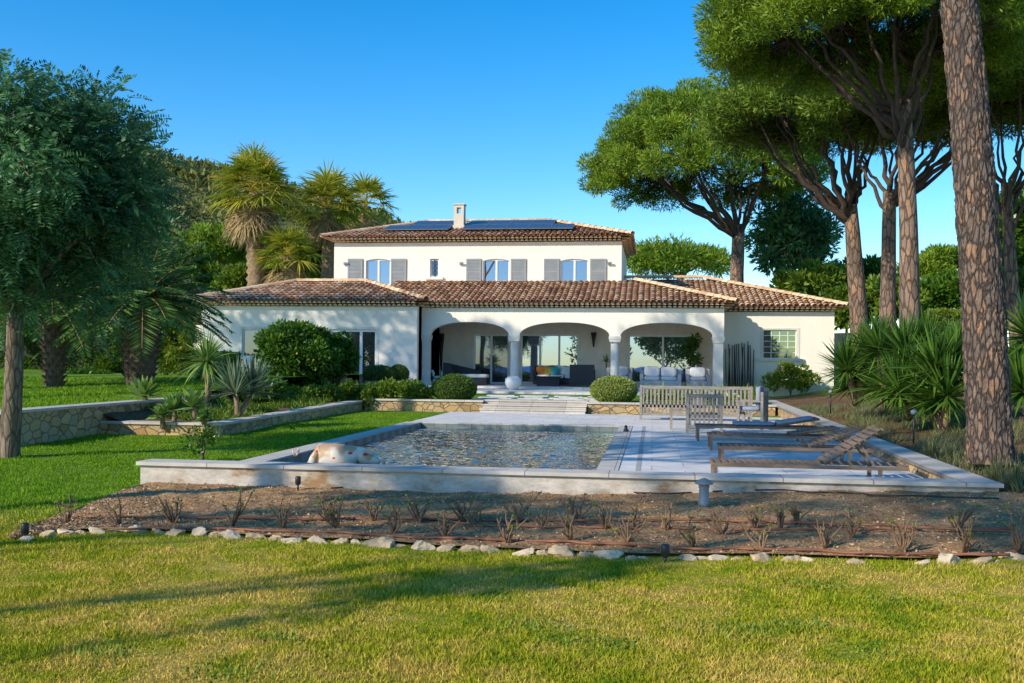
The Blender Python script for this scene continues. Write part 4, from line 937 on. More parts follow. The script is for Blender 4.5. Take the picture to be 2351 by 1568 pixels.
shade_tree('pine_tree', 'tall umbrella pine beyond the left frame edge, nearest to the pool', (-18.0, 18.4, 18.5), 2.8, 1.2, ncl=17)
shade_tree('pine_tree', 'spreading pine left of the photographer', (-14.6, 2.2, 13.2), 4.1, 1.2, ncl=30)
shade_tree('pine_tree', 'unseen pine behind the photographer, its lean set for the bed shade, taller one', (-15.6, -7.5, 14.9), 3.0, .7, ncl=12, tr=.1, base=(-21, -5, -.2))  # out of view; lean shaped so the crown shades the bed, trunk shadow aside
shade_tree('pine_tree', 'unseen pine behind the photographer, its lean set for the bed shade, shorter one', (-16.9, -3.9, 11.5), 2.0, .5, ncl=8, tr=.1, base=(-20, -3, -.2))  # likewise unseen, leaning to drop its crown shade on the bed
shade_tree('cypress_tree', 'slim cypress behind the photographer', (-9.9, -1.5, 7.1), .3, 1.1, ncl=20, per=50, cr=.17, tr=.02)
for (x, y, z, rx, lb) in ((-6, -24, 3.2, 3.0, 'rounded tree on the slope behind the photographer, left one'), (1.5, -27, 3.6, 3.2, 'rounded tree on the slope behind the photographer, middle one'), (10, -25, 3.0, 2.8, 'rounded tree on the slope behind the photographer, right one')):
    tree('broadleaf_tree', lb, 'tree', (x, y, -2.4), (x, y, z-2.2), (x, y, z), (rx, rx, 2.3), .2, 40, .9, 90, .4, .2, M['leaf'], M['bark_grey'], lo=-.8, shell=.5, limbs=5, twig=False)
# ------------------------------------------------------------------ left feathery tree
def feathery(label, base, fork, c, r, tr, ncl, per):
    root = empty('feathery_tree', base, label, 'tree'); base = V3(base); fork = V3(fork); c = V3(c)
    mb = MB(); mb.tube(bez(base-Vector((0, 0, .2)), base.lerp(fork, .5)+Vector((.06, 0, 0)), fork, 14), [tr*(1.3 if i == 0 else 1.1 if i == 1 else 1-.3*i/14) for i in range(14)], 14, jit=.06); mb.build('trunk', M['bark_grey'], root, smooth=True)
    cen = ell(ncl, c, r, -.95, 1, .35); cen = cen+rng.normal(size=cen.shape)*.16
    br = MB(); mains = []
    for k in range(10):
        a = .628*k+rnd.random()*.5; e = c+Vector((math.cos(a)*r[0]*.55, math.sin(a)*r[1]*.55, r[2]*rnd.uniform(-.4, .45))); m = bez(fork, fork.lerp(e, .5)+Vector((0, 0, .3)), e, 8); mains += m[2:]; br.tube(m, [tr*.45*(1-.11*i) for i in range(8)], 7)
    arr = np.array([tuple(q) for q in mains])
    for p in cen:
        i = int(np.argmin(((arr-p)**2).sum(1))); br.tube([mains[i], mains[i].lerp(Vector(p), .5)+Vector((0, 0, .1)), Vector(p)], [.022, .015, .007], 5, caps=False)
    br.build('branches', M['bark_grey'], root, smooth=True)
    N = ncl*per; ci = np.repeat(np.arange(ncl), per); dr = nrm(rng.normal(size=(N, 3))); o = cen[ci]+dr*(.38*rng.random((N, 1))**.5)
    d = dr*.9+rng.normal(size=(N, 3))*.3+(cen[ci]-np.array(c))*.3; d[:, 2] -= .2; d = nrm(d); sd = nrm(np.cross(d, np.array([0, 0, 1.0])+rng.normal(size=(N, 3))*.5)); fl = .33*(.7+.6*rng.random(N)); fb = FB(); rv = np.clip(.6*rng.random(ncl)[ci]+.4*rng.random(N), 0, 1)
    for k in range(8):
        s = (k+.6)/8
        for sg in (-1, 1):
            p = o+d*(fl*s)[:, None]+np.array([0, 0, -1])*(fl*.25*s*s)[:, None]; dd = d*.45+sd*sg+rng.normal(size=(N, 3))*.1
            V, F = blades(p, dd, fl*.34*(1-.5*abs(s-.4)), .033, .5); fb.add(V, F, rv)
    fb.build('crown', M['mimosa'], root); return root
b = G(18, 1050, 0); feathery('dark feathery leaved tree filling the left edge', b, at(35, 720, 15.6), at(65, 445, 16.2), (px_m(310, 16), 2.0, px_m(270, 16)), .165, 280, 27)
# ------------------------------------------------------------------ palms
fanpalm('palm_tree', 'tall fan palm with a skirt of dead fronds left of the upper storey', at(590, 670, 56), at(583, 445, 56), .42, 50, 1.6, 1.65)
fanpalm('palm_tree', 'middle fan palm between the tall palm and the roof corner', at(755, 660, 60), at(752, 480, 60), .36, 44, 1.4, 1.5)
fanpalm('palm_tree', 'shorter fan palm nearest to the upper roof corner', at(845, 650, 64), at(840, 475, 64), .34, 34, 1.25, 1.2)
fanpalm('palm_tree', 'low fan palm with hanging dead fronds behind the left wing roof', at(665, 680, 55), at(660, 590, 55), .4, 30, 1.1, 1.2)
datepalm('date_palm', 'stout date palm with pineapple shaped trunk on the upper lawn', at(320, 872, 28), at(328, 690, 28), .43, 70, 2.7, M['palm_dark'])
datepalm('date_palm', 'dark slender date palm behind the feathery tree', at(125, 890, 27), at(120, 690, 27), .24, 40, 2.3, M['palm_dark'])
# ------------------------------------------------------------------ bed plants on the left
def onp(px, py, d): return at(px, py, d)
b = onp(478, 905, 23.5); spiky('yucca_plant', 'spiky dragon tree with curved leaves on a short trunk in the left bed', 'yucca', b, [onp(474, 832, 23.5)], 170, .8, .05, M['agave'], -.5, 1.45, .35, .07)
b = onp(545, 950, 22); spiky('yucca_plant', 'grey green stiff leaved yucca in the left bed', 'yucca', b, [onp(540, 905, 22), onp(580, 900, 22.4)], 110, .85, .05, M['greyleaf'], -.1, 1.45, .08, .06)
ag = lambda s: (.45+1.0*s*(1-s)*2.2)*(1-s**3)+.02
for (px, py, d, r, lb) in ((445, 935, 20.6, .48, 'largest light green agave at the corner of the left bed'), (400, 940, 20.8, .40, 'light green agave left of the largest agave'), (372, 955, 20.2, .30, 'smallest light green agave at the left end of the low bed'), (332, 910, 22.5, .5, 'blue green agave above the left retaining wall'), (470, 960, 20.0, .24, 'tiny agave at the foot of the largest agave')):
    b = onp(px, py+18, d); spiky('agave_plant', lb, 'agave', b, [onp(px, py, d)], 44, r, .12, M['agave'], -.1, 1.4, .12, .05, prof=ag)
b = onp(685, 892, 34); shrub('lemon_bush', 'large dark glossy lemon bush in front of the left wing door', 'bush', b, onp(680, 818, 34), (px_m(84, 34), 1.0, px_m(68, 34)), 100, .38, 200, .16, .085, M['leaf'], lo=-.95)
b = onp(782, 892, 35); shrub('lemon_bush', 'smaller dark glossy bush right of the lemon bush', 'bush', b, onp(780, 822, 35), (px_m(34, 35), .5, px_m(48, 35)), 36, .25, 170, .15, .08, M['leaf'], lo=-.95)
for k, (px, py) in enumerate(((682, 812), (720, 826))):
    mb = MB(); q = onp(px, py, 32.95); mb.blob(q, .035, .035, .04, 2, 0); tag(mb.build('lemon', col('lemon_skin', (.65, .45, .03)), loc=q, smooth=True), 'ripe yellow lemon hanging in the large lemon bush', 'lemon', 'lemons in the large bush')
b = onp(872, 880, 36); ball('clipped_shrub', 'clipped rounded shrub in the stone planter, left one', b, .6, M['topiary'], 7000, rz=.33)
b = onp(915, 878, 36.3); ball('clipped_shrub', 'clipped rounded shrub in the stone planter, right one', b, .36, M['topiary'], 5000, rz=.33)
a = onp(838, 888, 35.5); b = onp(940, 888, 35.5); mb = MB(); mb.box(a.x, b.x, a.y-.1, a.y+1.2, .3, onp(838, 874, 35.5).z); tag(mb.build('stone_planter', M['stone'], loc=((a.x+b.x)/2, a.y, .4)), 'low dark stone planter left of the arched porch', 'planter')
for (px, py, d, r, lb) in ((660, 925, 29.0, 60, 'low leafy shrub at the left end of the terrace edge'), (740, 918, 29.8, 60, 'low leafy shrub second from the left along the terrace edge'), (820, 912, 30.3, 55, 'low leafy shrub behind the bend of the stone wall'), (900, 910, 30.5, 50, 'low leafy shrub along the middle of the terrace edge'), (950, 910, 30.5, 36, 'low leafy shrub left of the dark clipped ball')):
    b = onp(px, py+18, d); shrub('low_shrub', lb, 'shrub', b, onp(px, py-6, d), (px_m(r, d), .5, px_m(24, d)), 34, .18, 130, .10, .05, M['leaf_mid'], lo=-.9)
b = G(468, 1055, .05); shrub('young_lemon_shrub', 'small thin leafed shrub on the lawn by the left wall corner', 'shrub', b, b+Vector((-.05, 0, .27)), (.28, .25, .24), 20, .09, 22, .07, .035, M['leaf'], shell=.3, stems=6)
for (px, py, d, rx, rz, lb, lm) in ((405, 800, 33, 45, 60, 'light green feathery bamboo left of the left wing', 'leaf_light'), (250, 850, 36, 32, 26, 'rounded shrub in front of the far left hedge', 'leaf_mid'), (600, 905, 27, 50, 30, 'low dark shrub behind the grey green yucca', 'leaf'), (200, 880, 33, 60, 20, 'low shrub at the back of the upper lawn', 'leaf'), (505, 890, 30, 50, 32, 'leafy shrub behind the dragon tree in the left bed', 'leaf')):
    b = onp(px, py+rz, d); shrub('garden_shrub', lb, 'shrub', b, onp(px, py, d), (px_m(rx, d), px_m(rx, d)*.8, px_m(rz, d)), 50, px_m(rx, d)*.3, 150, .16, .05, M[lm], lo=-.9)
for (px, d, r, lm, lb) in ((1043, 30.6, .68, 'topiary', 'dark green clipped ball shrub left of the pool steps'), (1409, 30.3, .70, 'topiary_light', 'pale green clipped ball shrub right of the pool steps')):
    q = at(px, 890, d); ball('clipped_ball', lb, (q.x, q.y, .40), r, M[lm], 15000, rz=.42)
q = P(788, 888, 38.2); mb = MB(); mb.lathe((q.x, q.y, .5), [(.2, 0), (.28, .12), (.33, .35), (.34, .42), (.29, .42), (.27, .3)], 22); tag(mb.build('flower_pot', M['whitepot'], loc=(q.x, q.y, .5), smooth=True), 'white round flower pot by the left wing door', 'pot')
q = P(1178, 905, 37.8); mb = MB(); mb.lathe((q.x, q.y, .56), [(.12, 0), (.24, .08), (.32, .25), (.3, .42), (.2, .5), (.19, .5), (.15, .4)], 24); tag(mb.build('flower_pot', M['whitepot'], loc=(q.x, q.y, .56), smooth=True), 'white spherical pot in front of the second porch column', 'pot')
for k in range(9):
    q = at(1490+k*31, 905, 29.9+.3*(k % 2)); fb = FB(); rosette(fb, (q.x, q.y, .5), 70, .62, .045, .2, 1.4, .5); o = fb.build('agapanthus', M['leaf_light'], loc=(q.x, q.y, .45)); tag(o, 'strap leaved bright green agapanthus clump behind the slatted bench', 'plant', 'agapanthus clumps behind the bench')
q = P(1815, 905, 41.5); shrub('wall_shrub', 'light green flowering shrub under the right wing window', 'shrub', (q.x, q.y, .4), P(1815, 868, 41.5), (px_m(56, 41), .5, px_m(30, 41)), 30, .2, 100, .14, .08, M['leaf_light'], shell=.4)
def yuc(label, d, bpx, bpy_, tops, L=1.0, n=210):
    b = at(bpx, bpy_, d); spiky('yucca_plant', label, 'yucca', b, [at(px, py, d+rnd.uniform(-.4, .4)) for px, py in tops], n, L, .052, M['yucca'], -.55, 1.5, .09, .08)
yuc('bushy green yucca nearest to the right wing', 24, 1965, 920, [(1945, 850), (1990, 820), (1960, 885), (2010, 865)], .88)
yuc('bushy green yucca second from the right wing on the bank', 22, 2030, 930, [(2020, 805), (2050, 835), (2035, 890)], .88)
yuc('bushy green yucca in the middle of the right bank', 20, 2090, 950, [(2080, 815), (2125, 805), (2100, 870), (2065, 900)], .86)
yuc('bushy green yucca left of the thick near trunk', 18.5, 2165, 980, [(2150, 850), (2190, 840), (2175, 910), (2130, 925)], .86)
yuc('yucca partly hidden behind the thick near trunk', 22, 2230, 930, [(2215, 815), (2250, 850), (2330, 860)], .9)
yuc('large yucca at the right frame edge', 15, 2390, 960, [(2370, 775), (2400, 840), (2350, 900)], .7)
for k in range(34):
    px = rnd.uniform(1900, 2345); py = 955+(px-1900)*.28+rnd.uniform(-5, 55)
    q = G(px, py, .45); z = zt(q.x, q.y)+.03
    if q.x < 4.1: continue
    fb = FB(); rosette(fb, (q.x, q.y, z), 150, .36, .01, .4, 1.5, .7, nseg=3); o = fb.build('grass_tuft', M['fescue'], loc=(q.x, q.y, z)); tag(o, 'dry ornamental grass tuft on the bank beside the side wall', 'grass tuft', 'grass tufts on the right bank')
# ------------------------------------------------------------------ teak furniture
def lounger(label, x0, x1, y0, z, piv, ang, H=.24, L=.82, pad=False):
    root = empty('sun_lounger', ((x0+x1)/2, y0+.33, z), label, 'sun lounger'); w = .68; y1 = y0+w; fh = .045
    mb = MB()
    mb.box(x0, x1, y0, y0+.03, z+H-fh, z+H); mb.box(x0, x1, y1-.03, y1, z+H-fh, z+H); mb.box(x0, x0+.03, y0+.03, y1-.03, z+H-fh, z+H-.001); mb.box(x1-.03, x1, y0+.03, y1-.03, z+H-fh, z+H-.001); mb.build('frame', M['teak'], root)
    for (x, y) in ((x0+.02, y0), (x0+.02, y1-.05), (x1-.35, y0), (x1-.35, y1-.05)):
        mb = MB(); mb.box(x, x+.045, y+.003, y+.047, z, z+H-fh-.002); mb.build('leg', M['teak'], root)
    mb = MB(); x = x0+.06
    while x < piv-.05: mb.box(x, x+.05, y0+.033, y1-.033, z+H-.02, z+H+.003); x += .09
    mb.box(x0+.04, piv, (y0+y1)/2-.015, (y0+y1)/2+.015, z+H-.04, z+H-.021); mb.build('seat', M['teak'], root)
    mb = MB(); ca, sa = math.cos(ang), math.sin(ang); o = Vector((piv, 0, z+H+.012)); d = Vector((ca, 0, sa)); k = 0.04
    for y in (y0+.06, y1-.1): mb.bar(o+Vector((0, y+.02, 0)), o+d*L+Vector((0, y+.02, 0)), .03, .035)
    while k < L:
        c = o+d*k; mb.bar((c.x-sa*.02, y0+.038, c.z+.016), (c.x-sa*.02, y1-.038, c.z+.016), .055, .013, up=(-sa, 0, ca)); k += .08
    mb.build('backrest', M['teak'], root)
    if ang > .2:
        mb = MB(); e = o+d*L*.62
        for y in (y0+.12, y1-.12): mb.bar((e.x, y, e.z-.02), (e.x+.2, y, z+H-.04), .025, .025)
        mb.bar((e.x+.1, y0+.12, (e.z+z+H)/2-.03), (e.x+.1, y1-.12, (e.z+z+H)/2-.03), .025, .025); mb.build('support', M['teak'], root)
    if pad:
        mb = MB(); mb.cushion(((x0+.7+piv)/2, (y0+y1)/2, z+H+.04), ((piv-x0-.7)/2, w/2-.08, .03), .3); mb.cushion((piv+L*.45*ca, (y0+y1)/2, z+H+.05+L*.45*sa), (L*.43, w/2-.08, .03), .3, Matrix.Rotation(-ang, 3, 'Y')); mb.build('pad', M['pad'], root, smooth=True)
    return root
lounger('nearest teak sun lounger with its backrest raised behind the pool wall', .75, 3.1, 12.75, DZ, 2.12, R(33), .22, .82)
lounger('second teak sun lounger from the front wall with its backrest half raised', .98, 3.15, 14.9, DZ, 2.25, R(20), .26, .8)
lounger('third teak sun lounger from the front wall lying flat', .95, 3.15, 17.2, DZ, 2.3, R(9), .27, .8)
lounger('farthest teak sun lounger with a thin grey pad in front of the armchairs', .82, 3.1, 19.2, DZ, 2.3, R(10), .30, .8, True)
def slat_seat(name, label, cat, c, w, rot, dpt=.58, H=.85, cushion=False, arms=True):
    root = empty(name, (0, 0, 0), label, cat); tk = M['teak_pale']
    for sx in (-1, 1):
        for (y, h) in ((-dpt/2, H), (dpt/2-.06, .62)):
            mb = MB(); x = sx*(w/2-.03); mb.box(x-.03, x+.03, y, y+.06, 0, h); mb.build('leg', tk, root)
        if arms: mb = MB(); x = sx*(w/2-.03); mb.box(x-.04, x+.04, -dpt/2+.062, dpt/2+.04, .621, .65); mb.build('armrest', tk, root)
    mb = MB(); k = -dpt/2+.08
    while k < dpt/2-.05: mb.box(-w/2+.062, w/2-.062, k, k+.06, .40, .425); k += .075
    mb.box(-w/2+.062, w/2-.062, dpt/2-.04, dpt/2-.01, .33, .40); mb.box(-w/2+.062, w/2-.062, -dpt/2+.02, -dpt/2+.05, .33, .40); mb.build('seat', tk, root)
    mb = MB(); mb.box(-w/2+.061, w/2-.061, -dpt/2+.01, -dpt/2+.05, H-.09, H-.01); mb.box(-w/2+.061, w/2-.061, -dpt/2+.01, -dpt/2+.05, .12, .18)
    m = int(w/.10)
    for i in range(m):
        x = -w/2+.09+(w-.18)*i/(m-1); mb.box(x-.024, x+.024, -dpt/2+.02, -dpt/2+.04, .181, H-.091)
    mb.build('backrest', tk, root)
    if cushion: mb = MB(); mb.cushion((0, .02, .47), (w/2-.08, dpt/2-.06, .05), .3); mb.cushion((0, -dpt/2+.13, .72), (w/2-.08, .06, .25), .4); mb.build('cushion', M['pad'], root, smooth=True)
    root.location = c; root.rotation_euler = (0, 0, rot); return root
slat_seat('garden_bench', 'long slatted teak bench with its back to the pool', 'bench', (1.1, 26.4, DZ), 2.85, 0, H=.90)
slat_seat('garden_armchair', 'slatted teak armchair seen from behind beside the small table', 'armchair', (1.1, 21.6, DZ), .76, R(-4), H=.84)
slat_seat('garden_armchair', 'teak armchair with grey cushions turned towards the pool', 'armchair', (2.25, 23.2, DZ), .74, R(75), cushion=True)
root = empty('side_table', (.62, 22.6, DZ), 'small slatted teak side table left of the armchairs', 'table')
for (sx, sy) in ((-1, -1), (1, -1), (-1, 1), (1, 1)):
    mb = MB(); x = .62+sx*.2; y = 22.6+sy*.2; mb.box(x-.025, x+.025, y-.025, y+.025, DZ, DZ+.4); mb.build('leg', M['teak_pale'], root)
mb = MB()
for k in range(6): mb.box(.62-.25, .62+.25, 22.37+k*.08, 22.37+k*.08+.06, DZ+.401, DZ+.43)
mb.box(.60, .64, 22.37, 22.83, DZ+.37, DZ+.4); mb.build('tabletop', M['teak_pale'], root)
# ------------------------------------------------------------------ pig statue in the pool
def pig(loc, rot, sc):
    root = empty('pig_statue', (0, 0, 0), 'cream pig sculpture with tan patches and red lip marks standing in the pool corner', 'statue')
    vs = [(0, 0, .50), (-.18, 0, .51), (-.35, 0, .48), (.2, 0, .50), (.36, 0, .49), (.47, 0, .47), (.57, 0, .43), (.66, 0, .39)]; rad = [.165, .17, .15, .155, .135, .115, .085, .058]
    ed = [(0, 1), (1, 2), (0, 3), (3, 4), (4, 5), (5, 6), (6, 7)]
    for (x, sgn, par) in ((-.27, -1, 2), (-.27, 1, 2), (.27, -1, 3), (.27, 1, 3)):
        i = len(vs); dx = -.03 if x < 0 else .02
        vs += [(x, sgn*.11, .40), (x+dx, sgn*.12, .22), (x+dx*.3, sgn*.12, .08), (x+dx*.3+.02, sgn*.12, .02)]; rad += [.09, .06, .045, .05]; ed += [(par, i), (i, i+1), (i+1, i+2), (i+2, i+3)]
    me = bpy.data.meshes.new('body'); me.from_pydata(vs, ed, []); o = bpy.data.objects.new('body', me); C.objects.link(o)
    sk = o.modifiers.new('s', 'SKIN'); ss = o.modifiers.new('u', 'SUBSURF'); ss.levels = 2; ss.render_levels = 2
    for v, r_ in zip(me.skin_vertices[0].data, rad): v.radius = (r_, r_)
    me.skin_vertices[0].data[0].use_root = True
    m, nt, b, out = newmat('painted_pig'); tc = nt.nodes.new('ShaderNodeTexCoord'); f = noi(nt, tc.outputs['Object'], 3.6, 2, .4)
    c = ramp(nt, f, [(.47, (.70, .61, .49)), (.54, (.48, .31, .17))])
    for q in ((-.2, -.17, .56), (.05, -.16, .47), (.27, -.15, .54), (.47, -.10, .52)):
        d = nd(nt, 'ShaderNodeVectorMath', operation='DISTANCE'); mp = nd(nt, 'ShaderNodeMapping'); mp.inputs['Scale'].default_value = (1, 1, 1.7); lk(nt, tc.outputs['Object'], mp.inputs['Vector']); lk(nt, mp.outputs[0], d.inputs[0]); d.inputs[1].default_value = (q[0], q[1], q[2]*1.7)
        ls = nd(nt, 'ShaderNodeMath', operation='LESS_THAN'); lk(nt, d.outputs['Value'], ls.inputs[0]); ls.inputs[1].default_value = .034; c = mix(nt, ls.outputs[0], c, (.6, .04, .03))
    lk(nt, c, b.inputs['Base Color']); b.inputs['Roughness'].default_value = .4
    me.materials.append(m); o.parent = root
    dg = bpy.context.evaluated_depsgraph_get(); me2 = bpy.data.meshes.new_from_object(o.evaluated_get(dg)); o.modifiers.clear(); o.data = me2
    me2.polygons.foreach_set('use_smooth', [True]*len(me2.polygons))
    mw = col('pig_paint', (.60, .46, .33), .4)
    for s in (-1, 1):
        mb = MB(); mb.add([(.44, s*.05, .55), (.47, s*.15, .55), (.60, s*.13, .52), (.50, s*.10, .59)], [(0, 1, 2), (0, 2, 3), (0, 3, 1), (1, 3, 2)]); mb.build('ear', mw, root)
    mb = MB(); mb.tube([(-.50-.02*t, .045*math.sin(t*1.6), .52+.045*math.cos(t*1.6)) for t in np.linspace(0, 5, 24)], [.016-.0004*i for i in range(24)], 7); mb.build('tail', mw, root, smooth=True)
    mb = MB(); mb.lathe((0, 0, 0), [(.052, 0), (.056, .02), (.05, .035)], 14); sn = mb.build('snout', col('pig_snout', (.6, .38, .3), .4), root, smooth=True); sn.location = (.685, 0, .385); sn.rotation_euler = (0, R(100), 0)
    root.location = loc; root.rotation_euler = (0, 0, rot); root.scale = (sc, sc, sc)
q = P(766, 1045, 12.95); pig((q.x, 12.95, -.14), R(4), .96)
# ------------------------------------------------------------------ porch furniture
def pf(px, Y): return P(px, 800, Y).x
def wsofa(name, label, cat, x0, x1, y0, y1, face, cush, backh=.8, armh=.6, mat='wicker', seat=.4):
    root = empty(name, ((x0+x1)/2, (y0+y1)/2, FZ), label, cat); z = FZ
    yb = (y1-.16, y1) if face < 0 else (y0, y0+.16)
    mb = MB(); mb.box(x0, x1, y0, y1, z+.05, z+seat-.1); mb.build('base', M[mat], root)
    mb = MB(); mb.box(x0, x1, yb[0], yb[1], z+seat-.099, z+backh); mb.build('backrest', M[mat], root)
    ya = (y0, yb[0]-.001) if face < 0 else (yb[1]+.001, y1)
    for (a, b) in ((x0, x0+.14), (x1-.14, x1)):
        mb = MB(); mb.box(a, b, ya[0], ya[1], z+seat-.099, z+armh); mb.build('armrest', M[mat], root)
    n = max(1, round((x1-x0-.3)/.7)); w = (x1-x0-.28)/n
    for i in range(n):
        cx = x0+.14+w*(i+.5); mb = MB(); mb.cushion((cx, (ya[0]+ya[1])/2, z+seat-.02), (w/2-.01, (ya[1]-ya[0])/2, .08), .3); mb.build('seat_cushion', M[cush], root, smooth=True)
        mb = MB(); yy = yb[0]-.09 if face < 0 else yb[1]+.09; mb.cushion((cx, yy, z+seat+.24), (w/2-.02, .09, .2), .4, Matrix.Rotation(R(10*face), 3, 'X')); mb.build('back_cushion', M[cush], root, smooth=True)
    return root
wsofa('wicker_sofa', 'black wicker sofa with white seat covered in bright cushions', 'sofa', pf(1226, 42.3), pf(1338, 42.3), 41.9, 42.75, -1, 'white_fabric')
cols = [('burnt_orange', (.6, .18, .03), 'burnt orange cushion on the wicker sofa', 1243), ('mustard', (.55, .36, .05), 'mustard cushion on the wicker sofa', 1257), ('teal', (.05, .36, .36), 'teal cushion on the wicker sofa', 1274), ('crimson', (.45, .04, .04), 'crimson cushion behind the mustard one on the wicker sofa', 1266), ('cactus_white', (.7, .7, .66), 'white cushion at the right end of the wicker sofa', 1300)]
for k, (nm, cc, lb, px) in enumerate(cols):
    x = pf(px, 42.3); mb = MB(); q = (x, 42.2+.06*(k == 3), FZ+.62+.05*(k == 3)); mb.cushion(q, (.2, .07, .19), .5, Matrix.Rotation(R(rnd.uniform(-14, 14)), 3, 'Y') @ Matrix.Rotation(R(-18), 3, 'X')); o = mb.build('throw_cushion', col(nm, cc), loc=q, smooth=True); tag(o, lb, 'cushion')
wsofa('wicker_armchair', 'black wicker armchair seen from behind, right of the coffee table', 'armchair', pf(1310, 40.95), pf(1366, 40.95), 40.6, 41.4, 1, 'white_fabric', .9, .7)
x0, x1 = pf(1232, 41), pf(1288, 41)
root = empty('coffee_table', ((x0+x1)/2, 41.1, FZ), 'low black wicker coffee table in the middle arch', 'table')
mb = MB(); mb.box(x0+.04, x1-.04, 40.85, 41.4, FZ, FZ+.36); mb.build('base', M['wicker'], root); mb = MB(); mb.box(x0, x1, 40.8, 41.45, FZ+.361, FZ+.40); mb.build('tabletop', M['wicker'], root)
x0, x1 = pf(1022, 41.3), pf(1122, 41.3); root = empty('wicker_daybed', ((x0+x1)/2, 41.3, FZ), 'black wicker chaise with white mattress in the left arch', 'daybed')
mb = MB(); mb.box(x0, x1, 40.9, 41.75, FZ+.04, FZ+.3); mb.build('base', M['wicker'], root)
mb = MB(); mb.add([(x0, 40.9, FZ+.301), (x0+.55, 40.9, FZ+.301), (x0+.25, 40.9, FZ+.86), (x0, 40.9, FZ+.92), (x0, 41.75, FZ+.301), (x0+.55, 41.75, FZ+.301), (x0+.25, 41.75, FZ+.86), (x0, 41.75, FZ+.92)], [(0, 1, 2, 3), (7, 6, 5, 4), (0, 4, 5, 1), (1, 5, 6, 2), (2, 6, 7, 3), (3, 7, 4, 0)])
mb.add([(x0+.25, 41.6, FZ+.86), (x1-.4, 41.6, FZ+.6), (x1-.4, 41.6, FZ+.3), (x0+.25, 41.6, FZ+.3), (x0+.25, 41.75, FZ+.86), (x1-.4, 41.75, FZ+.6), (x1-.4, 41.75, FZ+.3), (x0+.25, 41.75, FZ+.3)], [(0, 3, 2, 1), (4, 5, 6, 7), (0, 1, 5, 4), (1, 2, 6, 5)]); mb.build('backrest', M['wicker'], root)
mb = MB(); mb.cushion(((x0+.6+x1)/2, 41.25, FZ+.38), ((x1-x0-.55)/2, .32, .08), .3); mb.build('mattress', M['white_fabric'], root, smooth=True)
M['seatgrey'] = plain('grey_rope', (.42, .42, .43), .7, .15)
wsofa('garden_sofa', 'pale grey cushioned two seat sofa in the right arch', 'sofa', pf(1470, 40.9), pf(1564, 40.9), 40.6, 41.4, -1, 'grey_fabric', .75, .55, 'seatgrey')
wsofa('porch_armchair', 'pale grey cushioned armchair left of the grey sofa', 'armchair', pf(1392, 41.6), pf(1452, 41.6), 41.2, 42, -1, 'grey_fabric', .78, .55, 'seatgrey')
wsofa('porch_armchair', 'pale grey cushioned armchair right of the grey sofa', 'armchair', pf(1575, 41.4), pf(1630, 41.4), 41.0, 41.8, -1, 'grey_fabric', .78, .55, 'seatgrey')
x = pf(1592, 42.9); root = empty('potted_tree', (x, 42.9, FZ), 'dark potted tree against the right glass doors', 'potted plant')
mb = MB(); mb.lathe((x, 42.9, FZ), [(.15, 0), (.22, .35), (.2, .38), (.1, .36)], 16); mb.build('pot', M['black_plastic'], root, smooth=True)
mb = MB(); mb.tube([(x, 42.9, FZ+.3), (x+.04, 42.9, FZ+1.1), (x-.03, 42.9, FZ+1.9)], .03, 7); mb.build('stem', M['bark_grey'], root)
fb = FB(); clumps(fb, np.array([(x+rnd.uniform(-.2, .2), 42.9+rnd.uniform(-.15, .15), FZ+1.0+.13*k) for k in range(9)]), np.full(9, .22), 70, .16, .07, .2); fb.build('foliage', M['leaf'], root)
q = P(1392, 822, 42.6); spiky('potted_palm', 'small spiky potted plant beside the third porch column', 'potted plant', (q.x, 42.6, FZ), [(q.x, 42.6, FZ+1.0)], 40, .45, .03, M['yucca'], .1, 1.4, .4, .03)
for (px, py0, py1, lb) in ((1014, 766, 850, 'tall tapered black wall sconce in the left arch'), (1363, 763, 797, 'small tapered black wall sconce right of the sliding doors')):
    a = P(px, py0, YD-.15); b = P(px, py1, YD-.15); w = (a.z-b.z)
    root = empty('wall_sconce', (a.x, YD-.1, b.z), lb, 'wall lamp'); mb = MB(); mb.lathe((a.x, YD-.16, b.z), [(.03, 0), (.07, w*.5), (.13, w), (.11, w)], 16); mb.build('shade', M['iron'], root, smooth=True); mb = MB(); mb.box(a.x-.03, a.x+.03, YD-.1, YD-.012, b.z+w*.5, b.z+w*.7); mb.build('bracket', M['iron'], root)
a = P(987, 788, YD-.05); b = P(1001, 834, YD-.05); root = empty('wall_panel', ((a.x+b.x)/2, YD-.03, b.z), 'narrow black framed panel on the porch wall by the left column', 'picture')
mb = MB(); mb.box(a.x, b.x, YD-.05, YD-.015, b.z, a.z); mb.build('panel', M['iron'], root); mb = MB(); mb.box(a.x+.05, b.x-.05, YD-.056, YD-.051, b.z+.3, a.z-.3); mb.build('print', M['whitepot'], root)
q = Vector((pf(1004, 40.9), 40.9, FZ)); root = empty('dog_ornament', q, 'small pale mint dog ornament on the porch floor by the left column', 'ornament'); mb = MB(); mint = col('mint_glaze', (.45, .62, .58), .3)
mb.cushion(q+Vector((0, 0, .3)), (.17, .08, .08), 1.0); mb.build('body', mint, root, smooth=True)
for (dx, dy) in ((-.13, -.05), (-.13, .05), (.13, -.05), (.13, .05)): mb = MB(); mb.cushion(q+Vector((dx, dy, .125)), (.05, .05, .125), .9); mb.build('leg', mint, root, smooth=True)
mb = MB(); mb.cushion(q+Vector((-.16, 0, .46)), (.06, .06, .13), .9); mb.cushion(q+Vector((-.24, 0, .56)), (.11, .06, .06), .9); mb.build('head', mint, root, smooth=True); mb = MB(); mb.cushion(q+Vector((.2, 0, .42)), (.03, .03, .11), .9); mb.build('tail', mint, root, smooth=True)
gp = col('grey_pole', (.09, .08, .075))
